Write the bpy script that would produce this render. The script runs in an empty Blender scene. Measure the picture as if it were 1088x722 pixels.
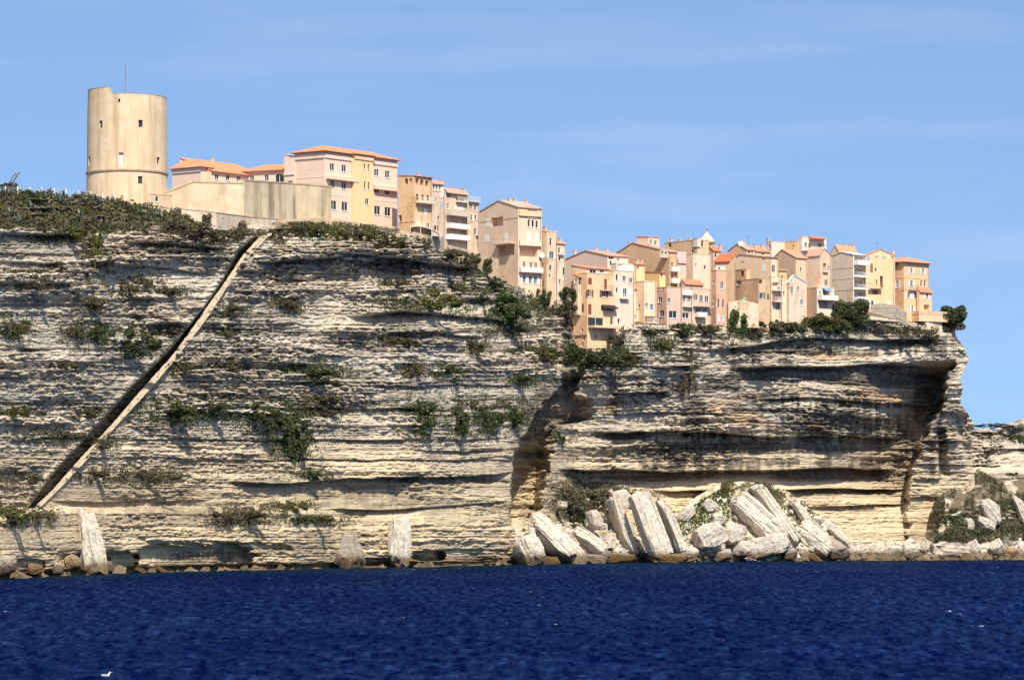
import bpy, bmesh, math, random
import numpy as np
from mathutils import Vector, Matrix
R = math.radians
sc = bpy.context.scene
COL = sc.collection
F = 3600.0          # focal length in photo pixels (photo is 1088 x 722)
HX, HY, CH = 544.0, 550.0, 10.0   # principal column, horizon row, eye height on the boat
rng = np.random.default_rng(7)
random.seed(7)

def W(x, y, Y):
    """photo pixel at ground distance Y -> world point"""
    return Vector(((x - HX) / F * Y, Y, CH + (HY - y) / F * Y))

def link(o):
    COL.objects.link(o); return o

def tag(o, label=None, cat=None, group=None, kind=None):
    if label: o['label'] = label
    if cat: o['category'] = cat
    if group: o['group'] = group
    if kind or label: o['kind'] = kind or 'thing'
    return o

def empty(name, loc, rz=0.0):
    o = bpy.data.objects.new(name, None)
    o.location = loc; o.rotation_euler = (0, 0, rz); o.empty_display_size = 0.3
    return link(o)

def mesh_obj(name, verts, faces, mat, parent=None, smooth=False):
    me = bpy.data.meshes.new(name)
    me.from_pydata([tuple(v) for v in verts], [], faces)
    me.update()
    if mat: me.materials.append(mat)
    if smooth:
        me.polygons.foreach_set('use_smooth', [True] * len(me.polygons))
    o = bpy.data.objects.new(name, me); link(o)
    if parent: o.parent = parent
    return o

def grid_mesh(name, P, mat, attrs=None, smooth=False):
    """P: (rows, cols, 3) array"""
    nr, nc = P.shape[:2]
    me = bpy.data.meshes.new(name)
    me.vertices.add(nr * nc)
    me.vertices.foreach_set('co', P.reshape(-1).astype(np.float32))
    i = np.arange(nr * nc).reshape(nr, nc)
    q = np.stack([i[:-1, :-1], i[1:, :-1], i[1:, 1:], i[:-1, 1:]], -1).reshape(-1, 4)
    me.loops.add(q.size); me.loops.foreach_set('vertex_index', q.reshape(-1).astype(np.int32))
    me.polygons.add(len(q))
    me.polygons.foreach_set('loop_start', (np.arange(len(q)) * 4).astype(np.int32))
    me.update(calc_edges=True)
    if smooth: me.polygons.foreach_set('use_smooth', np.ones(len(q), bool))
    for k, v in (attrs or {}).items():
        a = me.attributes.new(k, 'FLOAT', 'POINT')
        a.data.foreach_set('value', v.reshape(-1).astype(np.float32))
    me.materials.append(mat)
    me.update()
    o = bpy.data.objects.new(name, me)
    return link(o)

# ---------------- numpy noise
def _h(i, j, s):
    h = (i.astype(np.int64) * 374761393 + j.astype(np.int64) * 668265263 + s * 1274126177) & 0xffffffff
    h = ((h ^ (h >> 13)) * 1274126177) & 0xffffffff
    h = (h ^ (h >> 16)) & 0xffffffff
    return h / 4294967295.0
def vn(x, y, s=0):
    x = np.asarray(x, float); y = np.asarray(y, float)
    x, y = np.broadcast_arrays(x, y)
    i = np.floor(x); j = np.floor(y); u = x - i; v = y - j
    u = u * u * u * (u * (u * 6 - 15) + 10); v = v * v * v * (v * (v * 6 - 15) + 10)
    a = _h(i, j, s); b = _h(i + 1, j, s); c = _h(i, j + 1, s); d = _h(i + 1, j + 1, s)
    return (a * (1 - u) + b * u) * (1 - v) + (c * (1 - u) + d * u) * v
def fbm(x, y, s=0, o=4):
    t = 0; a = 0.5; n = 0
    for k in range(o):
        t = t + a * vn(np.asarray(x) * 2 ** k, np.asarray(y) * 2 ** k, s + 31 * k); n += a; a *= 0.5
    return t / n
def ss(a, b, x):
    t = np.clip((x - a) / (b - a), 0, 1); return t * t * (3 - 2 * t)
def pl(x, pts):
    p = np.array(pts, float); return np.interp(x, p[:, 0], p[:, 1])

# ---------------- node helpers
class NT:
    def __init__(s, name):
        s.m = bpy.data.materials.new(name); s.m.use_nodes = True
        s.t = s.m.node_tree; s.t.nodes.clear()
        s.out = s.t.nodes.new('ShaderNodeOutputMaterial')
        s.b = s.t.nodes.new('ShaderNodeBsdfPrincipled')
        s.t.links.new(s.b.outputs[0], s.out.inputs[0])
        s.b.inputs['Roughness'].default_value = 0.9
        s.b.inputs['Specular IOR Level'].default_value = 0.15
    def n(s, typ, **kw):
        nd = s.t.nodes.new('ShaderNode' + typ)
        for k, v in kw.items():
            setattr(nd, k, v)
        return nd
    def l(s, a, b): s.t.links.new(a, b)
    def coord(s, which='Object', scale=(1, 1, 1), loc=(0, 0, 0)):
        tc = s.n('TexCoord'); mp = s.n('Mapping')
        mp.inputs['Scale'].default_value = scale; mp.inputs['Location'].default_value = loc
        s.l(tc.outputs[which], mp.inputs[0]); return mp.outputs[0]
    def noise(s, vec, scale=1, detail=4, rough=0.6):
        nd = s.n('TexNoise'); nd.inputs['Scale'].default_value = scale
        nd.inputs['Detail'].default_value = detail; nd.inputs['Roughness'].default_value = rough
        if vec is not None: s.l(vec, nd.inputs['Vector'])
        return nd.outputs['Fac']
    def ramp(s, fac, stops, interp='LINEAR'):
        nd = s.n('ValToRGB'); nd.color_ramp.interpolation = interp
        e = nd.color_ramp.elements
        while len(e) < len(stops): e.new(0.5)
        for k, (p, c) in enumerate(stops):
            e[k].position = p
            e[k].color = (c, c, c, 1) if isinstance(c, (int, float)) else (*c, 1)
        s.l(fac, nd.inputs[0]); return nd.outputs[0]
    def mix(s, fac, a, b, mode='MIX'):
        nd = s.n('MixRGB', blend_type=mode)
        for k, v in ((0, fac), (1, a), (2, b)):
            if isinstance(v, (int, float)): nd.inputs[k].default_value = v if k == 0 else (v, v, v, 1)
            elif isinstance(v, tuple): nd.inputs[k].default_value = (*v, 1)
            else: s.l(v, nd.inputs[k])
        return nd.outputs[0]
    def math(s, op, a, b=None, clamp=False):
        nd = s.n('Math', operation=op); nd.use_clamp = clamp
        for k, v in ((0, a), (1, b)):
            if v is None: continue
            if isinstance(v, (int, float)): nd.inputs[k].default_value = v
            else: s.l(v, nd.inputs[k])
        return nd.outputs[0]
    def attr(s, name):
        nd = s.n('Attribute'); nd.attribute_name = name; return nd.outputs['Fac']
    def objrand(s):
        return s.n('ObjectInfo').outputs['Random']
    def col(s, c):
        if isinstance(c, tuple): s.b.inputs['Base Color'].default_value = (*c, 1)
        else: s.l(c, s.b.inputs['Base Color'])
    def bump(s, h, strength=0.5, dist=0.1):
        nd = s.n('Bump'); nd.inputs['Strength'].default_value = strength
        nd.inputs['Distance'].default_value = dist
        s.l(h, nd.inputs['Height']); s.l(nd.outputs[0], s.b.inputs['Normal'])
    def set(s, **kw):
        for k, v in kw.items(): s.b.inputs[k.replace('_', ' ')].default_value = v
        return s

def srgb(r, g, b):
    f = lambda c: ((c / 255) / 12.92 if c / 255 <= 0.04045 else ((c / 255 + 0.055) / 1.055) ** 2.4)
    return (f(r), f(g), f(b))

# ---------------- camera
cam = bpy.data.cameras.new('camera'); co = bpy.data.objects.new('camera', cam); link(co)
cam.sensor_width = 36; cam.lens = F / 1088 * 36
cam.shift_y = (HY - 361) / 1088
cam.clip_end = 60000; cam.clip_start = 1
co.location = (0, 0, CH); co.rotation_euler = (R(90), 0, 0)
sc.camera = co
sc.view_settings.view_transform = 'Standard'
sc.view_settings.look = 'None'
sc.view_settings.exposure = 0.36
sc.view_settings.gamma = 1
sc.view_settings.use_curve_mapping = False

# ---------------- light
SUN_AZ, SUN_EL = R(15), R(49)     # azimuth: degrees to the right of the direction behind the camera
sd = Vector((math.sin(SUN_AZ) * math.cos(SUN_EL), -math.cos(SUN_AZ) * math.cos(SUN_EL), math.sin(SUN_EL)))
sl = bpy.data.lights.new('sun', 'SUN'); so = link(bpy.data.objects.new('sun', sl))
sl.energy = 5.0; sl.angle = R(0.53); sl.color = (1.0, 0.945, 0.85)
so.rotation_euler = sd.to_track_quat('Z', 'Y').to_euler(); so.location = (0, -50, 300)

w = bpy.data.worlds.new('World'); sc.world = w; w.use_nodes = True
t = w.node_tree; t.nodes.clear()
def wn(typ, **kw):
    nd = t.nodes.new('ShaderNode' + typ)
    for k, v in kw.items(): setattr(nd, k, v)
    return nd
tc = wn('TexCoord'); sep = wn('SeparateXYZ'); cmb = wn('CombineXYZ')
t.links.new(tc.outputs['Generated'], sep.inputs[0])
ma = wn('Math', operation='MULTIPLY_ADD'); ma.inputs[1].default_value = 1.0; ma.inputs[2].default_value = 0.20
t.links.new(sep.outputs[2], ma.inputs[0])
t.links.new(sep.outputs[0], cmb.inputs[0]); t.links.new(sep.outputs[1], cmb.inputs[1]); t.links.new(ma.outputs[0], cmb.inputs[2])
nrm = wn('VectorMath', operation='NORMALIZE'); t.links.new(cmb.outputs[0], nrm.inputs[0])
sky = wn('TexSky', sky_type='NISHITA'); sky.sun_disc = False
sky.sun_elevation = SUN_EL; sky.sun_rotation = math.pi - SUN_AZ
sky.altitude = 200; sky.air_density = 1.0; sky.dust_density = 0.4; sky.ozone_density = 2.0
t.links.new(nrm.outputs[0], sky.inputs[0])
# thin high cirrus
mp = wn('Mapping'); mp.inputs['Scale'].default_value = (3.5, 3.5, 26); mp.inputs['Rotation'].default_value = (0, R(9), 0)
t.links.new(tc.outputs['Generated'], mp.inputs[0])
nz = wn('TexNoise'); nz.inputs['Scale'].default_value = 2.2; nz.inputs['Detail'].default_value = 5; nz.inputs['Roughness'].default_value = 0.55
t.links.new(mp.outputs[0], nz.inputs[0])
cr = wn('ValToRGB'); cr.color_ramp.elements[0].position = 0.50; cr.color_ramp.elements[0].color = (0, 0, 0, 1)
cr.color_ramp.elements[1].position = 0.80; cr.color_ramp.elements[1].color = (0.16, 0.16, 0.16, 1)
t.links.new(nz.outputs['Fac'], cr.inputs[0])
tint = wn('MixRGB', blend_type='MULTIPLY'); tint.inputs[0].default_value = 1; tint.inputs[2].default_value = (0.92, 0.96, 1.01, 1)
t.links.new(sky.outputs[0], tint.inputs[1])
mx = wn('MixRGB'); mx.inputs[2].default_value = (5.7, 5.5, 5.1, 1)
# white haze added overhead, out of view, to neutralise the blue fill light
fill_veil = wn('MapRange'); fill_veil.inputs[1].default_value = .22; fill_veil.inputs[2].default_value = .8; fill_veil.inputs[3].default_value = 0; fill_veil.inputs[4].default_value = .62
t.links.new(sep.outputs[2], fill_veil.inputs[0])
cl = wn('Math', operation='ADD'); t.links.new(cr.outputs[0], cl.inputs[0]); t.links.new(fill_veil.outputs[0], cl.inputs[1])
t.links.new(cl.outputs[0], mx.inputs[0]); t.links.new(tint.outputs[0], mx.inputs[1])
bg = wn('Background'); bg.inputs[1].default_value = 0.138
t.links.new(mx.outputs[0], bg.inputs[0])
wo = wn('OutputWorld'); t.links.new(bg.outputs[0], wo.inputs[0])
# ---------------- cliff layout, in photo columns / rows on a coast that recedes to the right
YF = [(-120, 520), (0, 572), (130, 622), (350, 679), (450, 695), (540, 730), (600, 760), (700, 780), (800, 797), (900, 815), (1000, 832), (1100, 860), (1200, 900)]
def Y0(x): return pl(x, YF)
CREST = [(-120, 203), (0, 206), (60, 208), (95, 211), (120, 214), (150, 219), (180, 226), (215, 233), (245, 238), (290, 238), (345, 236),
         (420, 243), (432, 247), (450, 255), (470, 262), (490, 267), (505, 273), (512, 285), (522, 299), (545, 305), (580, 309), (597, 313),
         (603, 330), (609, 354), (615, 371), (648, 371), (655, 355), (663, 346), (680, 344), (720, 346), (780, 347), (830, 345), (900, 341),
         (925, 335), (945, 338), (975, 343), (1000, 347), (1060, 349)]
def crest(x): return pl(x, CREST)
def foot(x): return HY + CH * F / Y0(x)
# overhang lines: polyline, set-back under it (m), fade height (px)
LINES = [
 ([(0,468),(100,464),(170,466),(280,467),(400,466),(540,466)], 1.6, 4),
 ([(50,534),(75,533),(210,531),(230,533)], 2.6, 6),
 ([(240,511),(330,512),(372,507),(470,506),(548,503)], 6.0, 12),
 ([(345,541),(400,542),(430,541),(470,538),(545,532)], 3.0, 5),
 ([(262,281),(330,276),(380,270),(430,275),(470,283),(512,287)], 7.5, 20),
 ([(262,293),(300,296),(345,298)], 2.5, 4),
 ([(365,336),(430,331),(500,336),(565,346)], 5.0, 9),
 ([(395,357),(450,354),(520,358)], 4.0, 6),
 ([(255,407),(340,407),(430,409),(560,411)], 2.2, 4),
 ([(500,386),(565,385)], 3.0, 4),
 ([(-60,246),(0,247),(60,248),(95,249)], 4.5, 8),
 ([(-60,276),(0,277),(100,281),(150,284),(235,290)], 3.0, 5),
 ([(-60,322),(60,323),(125,325)], 2.5, 5),
 ([(125,257),(200,261),(246,264)], 4.0, 8),
 ([(0,367),(40,371),(60,372)], 3.5, 8),
 ([(60,386),(120,388),(200,390)], 1.6, 4),
 ([(-60,427),(60,426),(140,430)], 1.6, 4),
 ([(170,490),(300,487),(480,488),(545,484)], 1.6, 4),
 ([(300,434),(420,432),(480,436)], 3.0, 5),
 ([(430,477),(500,479),(540,477)], 2.6, 6),
 ([(150,345),(260,350),(330,347)], 1.5, 4),
 ([(640,418),(715,416)], 4.5, 6),
 ([(640,438),(700,437),(790,441)], 2.6, 4),
 ([(630,458),(720,457),(800,462),(960,464)], 7.5, 16),
 ([(590,499),(650,501),(800,499),(955,496)], 9.5, 17),
 ([(690,521),(800,520),(968,518)], 6.5, 9),
 ([(850,538),(968,535)], 5.0, 7), ([(960,527),(1010,528)], 5.0, 6),
 ([(640,388),(700,390),(760,386)], 2.5, 4),
 ([(745,372),(800,368),(830,360),(900,360),(1012,362)], 5.0, 12),
 ([(775,392),(850,389),(930,386),(1020,384)], 6.0, 22),
 ([(790,425),(860,421),(930,428),(1000,424)], 3.5, 8),
 ([(975,418),(1040,420)], 3.0, 6), ([(975,438),(1040,440)], 3.0, 5), ([(970,470),(1040,470)], 4.0, 6),
 ([(960,492),(1040,494)], 3.0, 5), ([(965,508),(1010,508)], 3.0, 6),
]
LFT = [(392, 617), (400, 608), (412, 594), (424, 581), (445, 566), (465, 555), (492, 545), (520, 541), (545, 541), (560, 546), (575, 549), (620, 549)]
RGT = [(392, 622), (408, 620), (419, 614), (424, 636), (446, 637), (451, 604), (462, 590), (485, 586), (500, 585), (520, 582), (540, 576), (556, 562), (568, 553), (620, 553)]
DIAG = [(340, 1040), (380, 1022), (400, 1010), (430, 1001), (450, 990), (470, 981), (490, 974), (510, 968), (540, 965), (570, 968), (620, 970)]
EDGE = [(330, 1010), (347, 1012), (360, 1018), (372, 1025), (380, 1029), (388, 1027), (396, 1023), (404, 1020), (415, 1023), (424, 1021), (431, 1021),
        (440, 1028), (450, 1035), (460, 1036), (466, 1033), (480, 1032), (500, 1034), (560, 1040), (620, 1040)]
STAIR = [(288, 243), (262, 271), (232, 314), (210, 346), (185, 379), (150, 419), (100, 475), (60, 519), (37, 541)]   # outer wall of the stair
STDK = [(276, 246), (253, 266), (238, 296), (218, 326), (180, 372), (140, 411), (100, 455), (60, 499), (29, 541)]      # rock edge above it
def at_y(pts, y):
    p = np.array(sorted([(b, a) for a, b in pts])); return np.interp(y, p[:, 0], p[:, 1])

def macro(x, y, full=True):
    """metres towards the viewer, large shapes only"""
    x = np.asarray(x, float); y = np.asarray(y, float)
    c = crest(x); f = foot(x); v = np.clip((y - c) / (f - c), 0, 1)
    r = np.zeros(np.broadcast(x, y).shape)
    # left block leans back, right block overhangs
    left = 1 - ss(560, 640, x)
    r = r - left * (16 * (1 - v) ** 1.15)
    right = 1 - left
    r = r + right * (1.5 - 8.5 * ss(385, 515, y) + 5.5 * ss(500, 600, y) - 3 * ss(372, 345, y))
    # vegetated slope at the top left
    r = r - (1 - ss(250, 330, x)) * 9 * ss(252, 212, y)
    r = r - ss(255, 300, x) * (1 - ss(440, 520, x)) * 5 * ss(264, 238, y)
    # ledge terrace under the pink house
    r = r - ss(430, 480, x) * (1 - ss(575, 600, x)) * 9 * ss(345, 290, y)
    # middle part: sloping scrub ledges
    r = r - 3.0 * ss(500, 540, x) * (1 - ss(600, 620, x)) * ss(400, 360, y)
    if not full: return r
    for pts, a, ext in LINES:
        p = np.array(pts, float); ly = np.interp(x, p[:, 0], p[:, 1])
        e = ss(p[0, 0] - 1, p[0, 0] + 30, x) * (1 - ss(p[-1, 0] - 30, p[-1, 0] + 1, x))
        wob = 1.6 * (vn(x / 17, ly / 50, 5) - .5) + 3.2 * (vn(x / 55, ly / 50, 6) - .5)
        aa = a * e * (0.35 + 0.9 * vn(x / 38, ly / 30, 9))
        d = y - (ly + wob)
        r = r - aa * np.where(d > 0, np.exp(-np.clip(d, 0, 1e3) / ext * 1.0), 0) * ss(-0.5, 0.9, d)
        r = r + 0.25 * aa * np.exp(-np.clip(-d, 0, 1e3) / (ext * .8)) * (d <= 0)
    # cleft between the two blocks
    kb = np.floor((y + 2 * (vn(x / 30, y / 30, 81) - .5)) / 5.5)
    L = at_y([(b, a) for a, b in LFT], y) + 4 * (_h(kb, kb * 0 + 3, 4) - .5) + 3 * (vn(y / 9, 3.3, 4) - .5)
    Rr = at_y([(b, a) for a, b in RGT], y) + 3 * (_h(kb, kb * 0 + 5, 6) - .5) + 11 * (fbm(x / 12, y / 9, 82, 4) - .5)
    tt = np.clip((x - L) / np.maximum(Rr - L, 1), 0, 1)
    act = ss(390, 397, y) * (1 - ss(548, 580, y))
    D_ = pl(y, [(385, 4), (432, 6), (452, 11), (475, 24), (510, 30), (565, 26)]) * (1 - .8 * ss(.62, 1, tt) - .2 * tt) + 5 * (fbm(x / 14, y / 6, 83, 4) - .5)
    r = r - act * np.where((x > L) & (x < Rr), np.maximum(D_, 0), 0)
    # nose of rock above the cleft and hollow under it
    r = r + 3.0 * np.exp(-((x - 632) / 14) ** 2 - ((y - 408) / 9) ** 2)
    # buttress at the right end
    D = at_y([(b, a) for a, b in DIAG], y) + 4 * (_h(np.floor((y + 5 * vn(y / 20, 1.5, 88)) / 6.5), 0 * y + 2, 8) - .5) + 9 * (fbm(y / 11, x / 25, 8, 3) - .5)
    b = ss(-5, 1, x - D); up = ss(378, 404, y)
    r = r + up * (b * 5.0 * (1 - .6 * ss(505, 545, y)) - (1 - b) * (15 * ss(-105, -12, x - D) * (1 - .82 * ss(505, 550, y))))
    gx = x - 3 * (vn(y / 11, 4.4, 44) - .5) - (y - 470) * .06
    r = r - 4.5 * ss(995, 998, gx) * (1 - ss(999, 1009, gx)) * ss(452, 462, y) * (1 - ss(500, 512, y))
    r = r - 5 * ss(1008, 1016, x - (y - 440) * .3) * ss(436, 444, y) * (1 - ss(486, 520, y))
    # alcoves at the waterline
    for cx, cy, w, h, d in ((205, 594, 62, 17, 4.5), (128, 600, 20, 14, 5), (455, 591, 17, 6, 9), (90, 596, 26, 9, 3), (20, 600, 30, 8, 3.5), (270, 592, 40, 16, 2.5), (400, 597, 30, 5, 3), (505, 590, 40, 7, 1.5)):
        q = ((x - cx) / w) ** 4 + (np.where(y < cy, (y - cy) / h, (y - cy) / (h * .8))) ** 4
        r = r - .8 * d * (1 - ss(0.55, 1.3, q + 1.5 * (fbm(x / 13, y / 5, 77) - .5)))
    r = r - 2.2 * ss(7, 3, f - y) * (0.4 + vn(x / 30, 2.2, 3)) * left
    # small ledge on the foot of the left block
    r = r + (1 - ss(300, 360, x)) * 5 * ss(537, 545, y) * (1 + .35 * ss(552, 590, y))
    r = r + 7 * np.exp(-((x - 10) / 38) ** 2) * ss(540, 552, y)
    # sand apron and rubble foot of the right block
    r = r + ss(690, 720, x) * (1 - ss(955, 975, x)) * 7 * ss(545, 592, y)
    r = r + 6 * np.exp(-((x - 660) / 50) ** 2) * ss(510, 590, y)
    fa = ss(543, 556, x) * (1 - ss(722, 738, x)) * ss(528, 556, y + 6 * (fbm(x / 16, y / 9, 84) - .5))
    q1 = (x * .74 - y * .67) ; i_, t_, c_ = layers(q1 * .9 + 400 + 5 * (fbm(x / 20, y / 20, 85) - .5), x * .67 + y * .74, 4, 13, 86, 40)
    r = r + fa * (5 * ss(540, 592, y) + 3.6 * (c_ - .3) * (1 - np.abs(2 * t_ - 1) ** 4) + 2.2 * (fbm(x / 8, y / 7, 87, 3) - .5))
    # cut of the staircase
    sx = at_y(STAIR, y); dk = at_y(STDK, y)
    s_in = ss(-1, 1, x - dk) * (1 - ss(-0.5, 0.5, x - sx)) * ss(246, 266, y) * (1 - ss(538, 541, y))
    r = r - s_in * 8.0
    r = r + 1.0 * np.exp(-((x - dk + 4) / 5) ** 2) * ss(262, 280, y) * (1 - ss(525, 541, y))
    return r

def layers(yw, x, lo, hi, seed, wl):
    rs = np.random.default_rng(seed); b = [150.0]
    while b[-1] < 660: b.append(b[-1] + rs.uniform(lo, hi) * (0.6 if rs.random() < .3 else 1))
    b = np.array(b); i = np.clip(np.searchsorted(b, yw) - 1, 0, len(b) - 2)
    tt = (yw - b[i]) / (b[i + 1] - b[i])
    c = vn(x / wl, i * 7.31 + 0.5, seed)
    return i, tt, c
def detail(x, y):
    yw = y + 3.5 * (fbm(x / 190, y / 90, 11, 3) - .5) + 2.2 * (vn(x / 22, y / 9, 12) - .5)
    # slight tilt of cross-bedding in patches
    yw = yw + (x - 300) * 0.02 * (vn(x / 160, y / 45, 14) - .5)
    i, tt, c = layers(yw, x, 5, 22, 21, 130)
    nose = 1 - np.abs(2 * tt - 1) ** 5
    r1 = ss(.28, .72, c) * nose
    i2, t2, c2 = layers(yw + 1.2 * (vn(x / 9, y / 5, 15) - .5), x, 1.8, 5.6, 22, 46)
    blk = vn(x / 7, i2 * 3.7, 16)
    r2 = (0.55 * ss(.25, .75, c2) + 0.45 * ss(.35, .65, blk)) * (1 - np.abs(2 * t2 - 1) ** 4)
    rough = fbm(x / 75, y / 30, 17, 3)
    gain = pl(y, [(240, 1.25), (330, 1.15), (430, .85), (470, .6), (540, .42), (600, .45)])
    rt = ss(560, 640, x); gain = gain * (1 - rt) + rt * pl(y, [(340, 1.2), (400, 1.0), (470, .9), (510, .45), (560, .4), (600, .5)])
    gain = gain * (0.4 + 1.2 * ss(.3, .7, rough)) * (1 - .4 * ss(960, 975, x) * ss(455, 480, y))
    r3 = fbm(x / 9, y / 5, 18, 3) - .5
    r4 = fbm(x / 45, y / 40, 19, 3) - .5
    r5 = vn(x / 2.3, y / 1.5, 28) - .5 + .8 * (vn(x / 4.6, y / 2.4, 29) - .5)
    # open bedding cracks
    i3, t3, c3 = layers(yw + .8 * (vn(x / 6, y / 4, 30) - .5), x, 3, 9, 31, 34)
    ck = (1 - ss(0, .22, t3)) * ss(.48, .6, c3 * .75 + .25 * vn(x / 9, i3 * 2.2, 33))
    # vertical joints
    j = np.abs(vn(x / 26 + 0.6 * vn(y / 30, x / 90, 26), y / 130, 25) - .5)
    jt = (1 - ss(0, .035, j)) * ss(.5, .7, vn(x / 70, y / 50, 27))
    return gain * (1.45 * r1 + 1.4 * r2 + 1.35 * r3 + 1.15 * r5) + 3.0 * r4 - .35 * jt - .8 * ck * (.45 + gain * .6)

def surf_Y(x, y, full=True):
    return Y0(x) - macro(x, y, full)
def spot(x, y, lift=0.0):
    """point on the cliff face seen at photo pixel (x, y)"""
    xa, ya = np.array([float(x)]), np.array([float(y)])
    Yd = float(surf_Y(xa, ya)[0]) - lift; Yz = float(surf_Y(xa, ya, False)[0])
    return Vector(((x - HX) / F * Yd, Yd, CH + (HY - y) / F * Yz))

# ---- the main cliff
NC, NR = 1300, 780
u = np.linspace(-70, 1040, NC)
tail = np.array([2., 5., 10., 20., 40., 80.])
X = np.tile(u, (NR, 1)); v = np.linspace(0, 1, NR)[:, None]
Yp = crest(X) + v * (foot(X) + 6 - crest(X))
xe = at_y([(b, a) for a, b in EDGE], Yp) + 1.5 * (vn(Yp / 4, 9.1, 40) - .5) + (0)
Xs = np.where(X > 985, 985 + (X - 985) * (xe - 985) / 55.0, X)
Rl = macro(Xs, Yp) + detail(Xs, Yp) * ss(0, 0.02, v)
Yd = Y0(Xs) - Rl
Yz = Y0(Xs) - macro(Xs, Yp, False)
P = np.stack([(Xs - HX) / F * Yd, Yd, CH + (HY - Yp) / F * Yz], -1)
# corner turning back at the right end
lastc = P[:, -1:, :]; tl = []
for k, d in enumerate(tail):
    q = lastc.copy(); q[..., 0] -= 0.12 * d; q[..., 1] += d; tl.append(q)
P = np.concatenate([P] + tl, 1)
Xa = np.concatenate([Xs] + [Xs[:, -1:]] * 6, 1); Ya = np.concatenate([Yp] + [Yp[:, -1:]] * 6, 1)
# plateau going back from the crest
back = []
for d, h in ((160, 14), (80, 13), (45, 9), (22, 5), (10, 2), (4, .6), (1.5, .1)):
    q = P[:1].copy(); cols = Xa[:1]
    hs = np.where(cols < 450, .25, 1.0) * (0.3 + 0.7 * ss(420, 700, cols)) * (1 - .9 * ss(930, 1010, cols))
    q[..., 1] += d; q[..., 0] *= (P[:1, :, 1] + d) / P[:1, :, 1]; q[..., 2] += h * hs
    back.append(q)
nb = len(back)
P = np.concatenate(back + [P], 0)
Xa = np.concatenate([Xa[:1]] * nb + [Xa], 0); Ya = np.concatenate([Ya[:1]] * nb + [Ya], 0)

# ---- rock tone: stains and lichen, plus shade painted into cleft, buttress and stair cut
def ell(cx, cy, w, h): return np.exp(-((Xa - cx) / w) ** 2 - ((Ya - cy) / h) ** 2)
st = np.zeros_like(Xa)
for cx, cy, w, h, a in ((930, 398, 75, 16, 1.0), (985, 430, 26, 34, .8), (850, 372, 80, 8, .8), (760, 408, 28, 12, .7), (740, 440, 18, 26, .7), (780, 400, 10, 30, .7), (800, 475, 170, 9, .9),
                        (880, 503, 90, 9, .9), (890, 522, 80, 4, .8), (905, 541, 50, 4, .6), (700, 507, 100, 5, .8), (660, 462, 40, 6, .9), (440, 283, 80, 9, .9), (320, 278, 50, 6, .6), (580, 440, 30, 40, .75),
                        (560, 470, 20, 40, .5), (880, 450, 80, 16, .7), (640, 398, 20, 18, .5), (470, 510, 90, 5, .8), (430, 345, 70, 12, .5), (520, 345, 60, 10, .4), (210, 262, 40, 9, .6), (50, 252, 70, 5, .6),
                        (30, 372, 30, 6, .5), (220, 590, 70, 9, .75), (440, 595, 60, 8, .4), (730, 380, 10, 26, .5), (510, 590, 50, 7, .5), (940, 508, 40, 10, .5), (120, 285, 120, 5, .4)):
    st = np.maximum(st, a * ell(cx, cy, w, h))
streak = vn(Xa / 3.2, Ya / 46, 50) * .6 + vn(Xa / 7.5, Ya / 80, 51) * .4
brk = fbm(Xa / 20, Ya / 7, 52, 4)
stain_shade = np.clip(ss(.30, .62, st * (.45 + .75 * brk + .35 * streak)) , 0, 1)
comb = ss(.56, .72, streak) * ss(.45, .65, vn(Xa / 60, Ya / 30, 53))
wash = np.zeros_like(Xa)
for cx, cy, w, h, a in ((450, 395, 60, 36, .9), (310, 460, 180, 12, .8), (250, 360, 60, 26, .8), (40, 435, 60, 10, .7), (480, 455, 70, 16, .9), (870, 440, 90, 22, .8), (690, 400, 70, 40, .6), (240, 290, 40, 40, .4), (140, 370, 60, 30, .5)):
    wash = np.maximum(wash, a * ell(cx, cy, w, h))
grey = np.clip(wash * (.4 + .9 * streak), 0, 1)
stain_shade = np.maximum(stain_shade, comb * wash * .75)
reg = ss(630, 700, Xa) * (1 - ss(1005, 1022, Xa)) * ss(352, 366, Ya) * (1 - ss(500, 514, Ya))
bed = layers(Ya + 5 * (fbm(Xa / 190, Ya / 90, 11, 3) - .5), Xa, 5, 16, 62, 90)[2]
lo = .06 * ss(760, 880, Xa) + .05 * ss(425, 480, Ya)
stain_shade = np.maximum(stain_shade, reg * ss(.515, .66, .42 * bed + .36 * streak + .30 * brk + lo - .04))
reg2 = (1 - ss(560, 640, Xa)) * ss(250, 262, Ya)
stain_shade = np.maximum(stain_shade, .5 * reg2 * ss(.60, .72, .5 * bed + .22 * streak + .4 * brk))
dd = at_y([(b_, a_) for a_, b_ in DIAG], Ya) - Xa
stain_shade = np.maximum(stain_shade, .75 * (.5 + .6 * brk) * ss(376, 392, Ya) * (1 - ss(505, 545, Ya)) * ss(-2, 2, dd) * (1 - ss(12, 60, dd + 18 * (brk - .5))))  # stained band left of the buttress, also painting in its cast shadow
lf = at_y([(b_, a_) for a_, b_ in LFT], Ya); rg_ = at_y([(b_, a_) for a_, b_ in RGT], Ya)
stain_shade = np.maximum(stain_shade, ss(390, 398, Ya) * (1 - ss(490, 520, Ya)) * ss(-4, 2, Xa - lf) * (1 - ss(-8, 2, Xa - rg_)) * (.3 + .8 * brk) * .55 * (1 - .5 * ss(440, 480, Ya)))  # shade of the cleft painted into the rock colour
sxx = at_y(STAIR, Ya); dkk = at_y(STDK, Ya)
stain_shade = np.maximum(stain_shade, .72 * ss(-1.5, .5, Xa - dkk) * (1 - ss(-3, 0, Xa - sxx)) * ss(248, 262, Ya) * (1 - ss(538, 541, Ya)))  # shadow band in the stair cut, painted dark on the rock
f_ = foot(Xa)
warm = np.clip(ss(400, 540, Ya) * .8 + .35 * fbm(Xa / 60, Ya / 25, 55), 0, 1)
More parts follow.
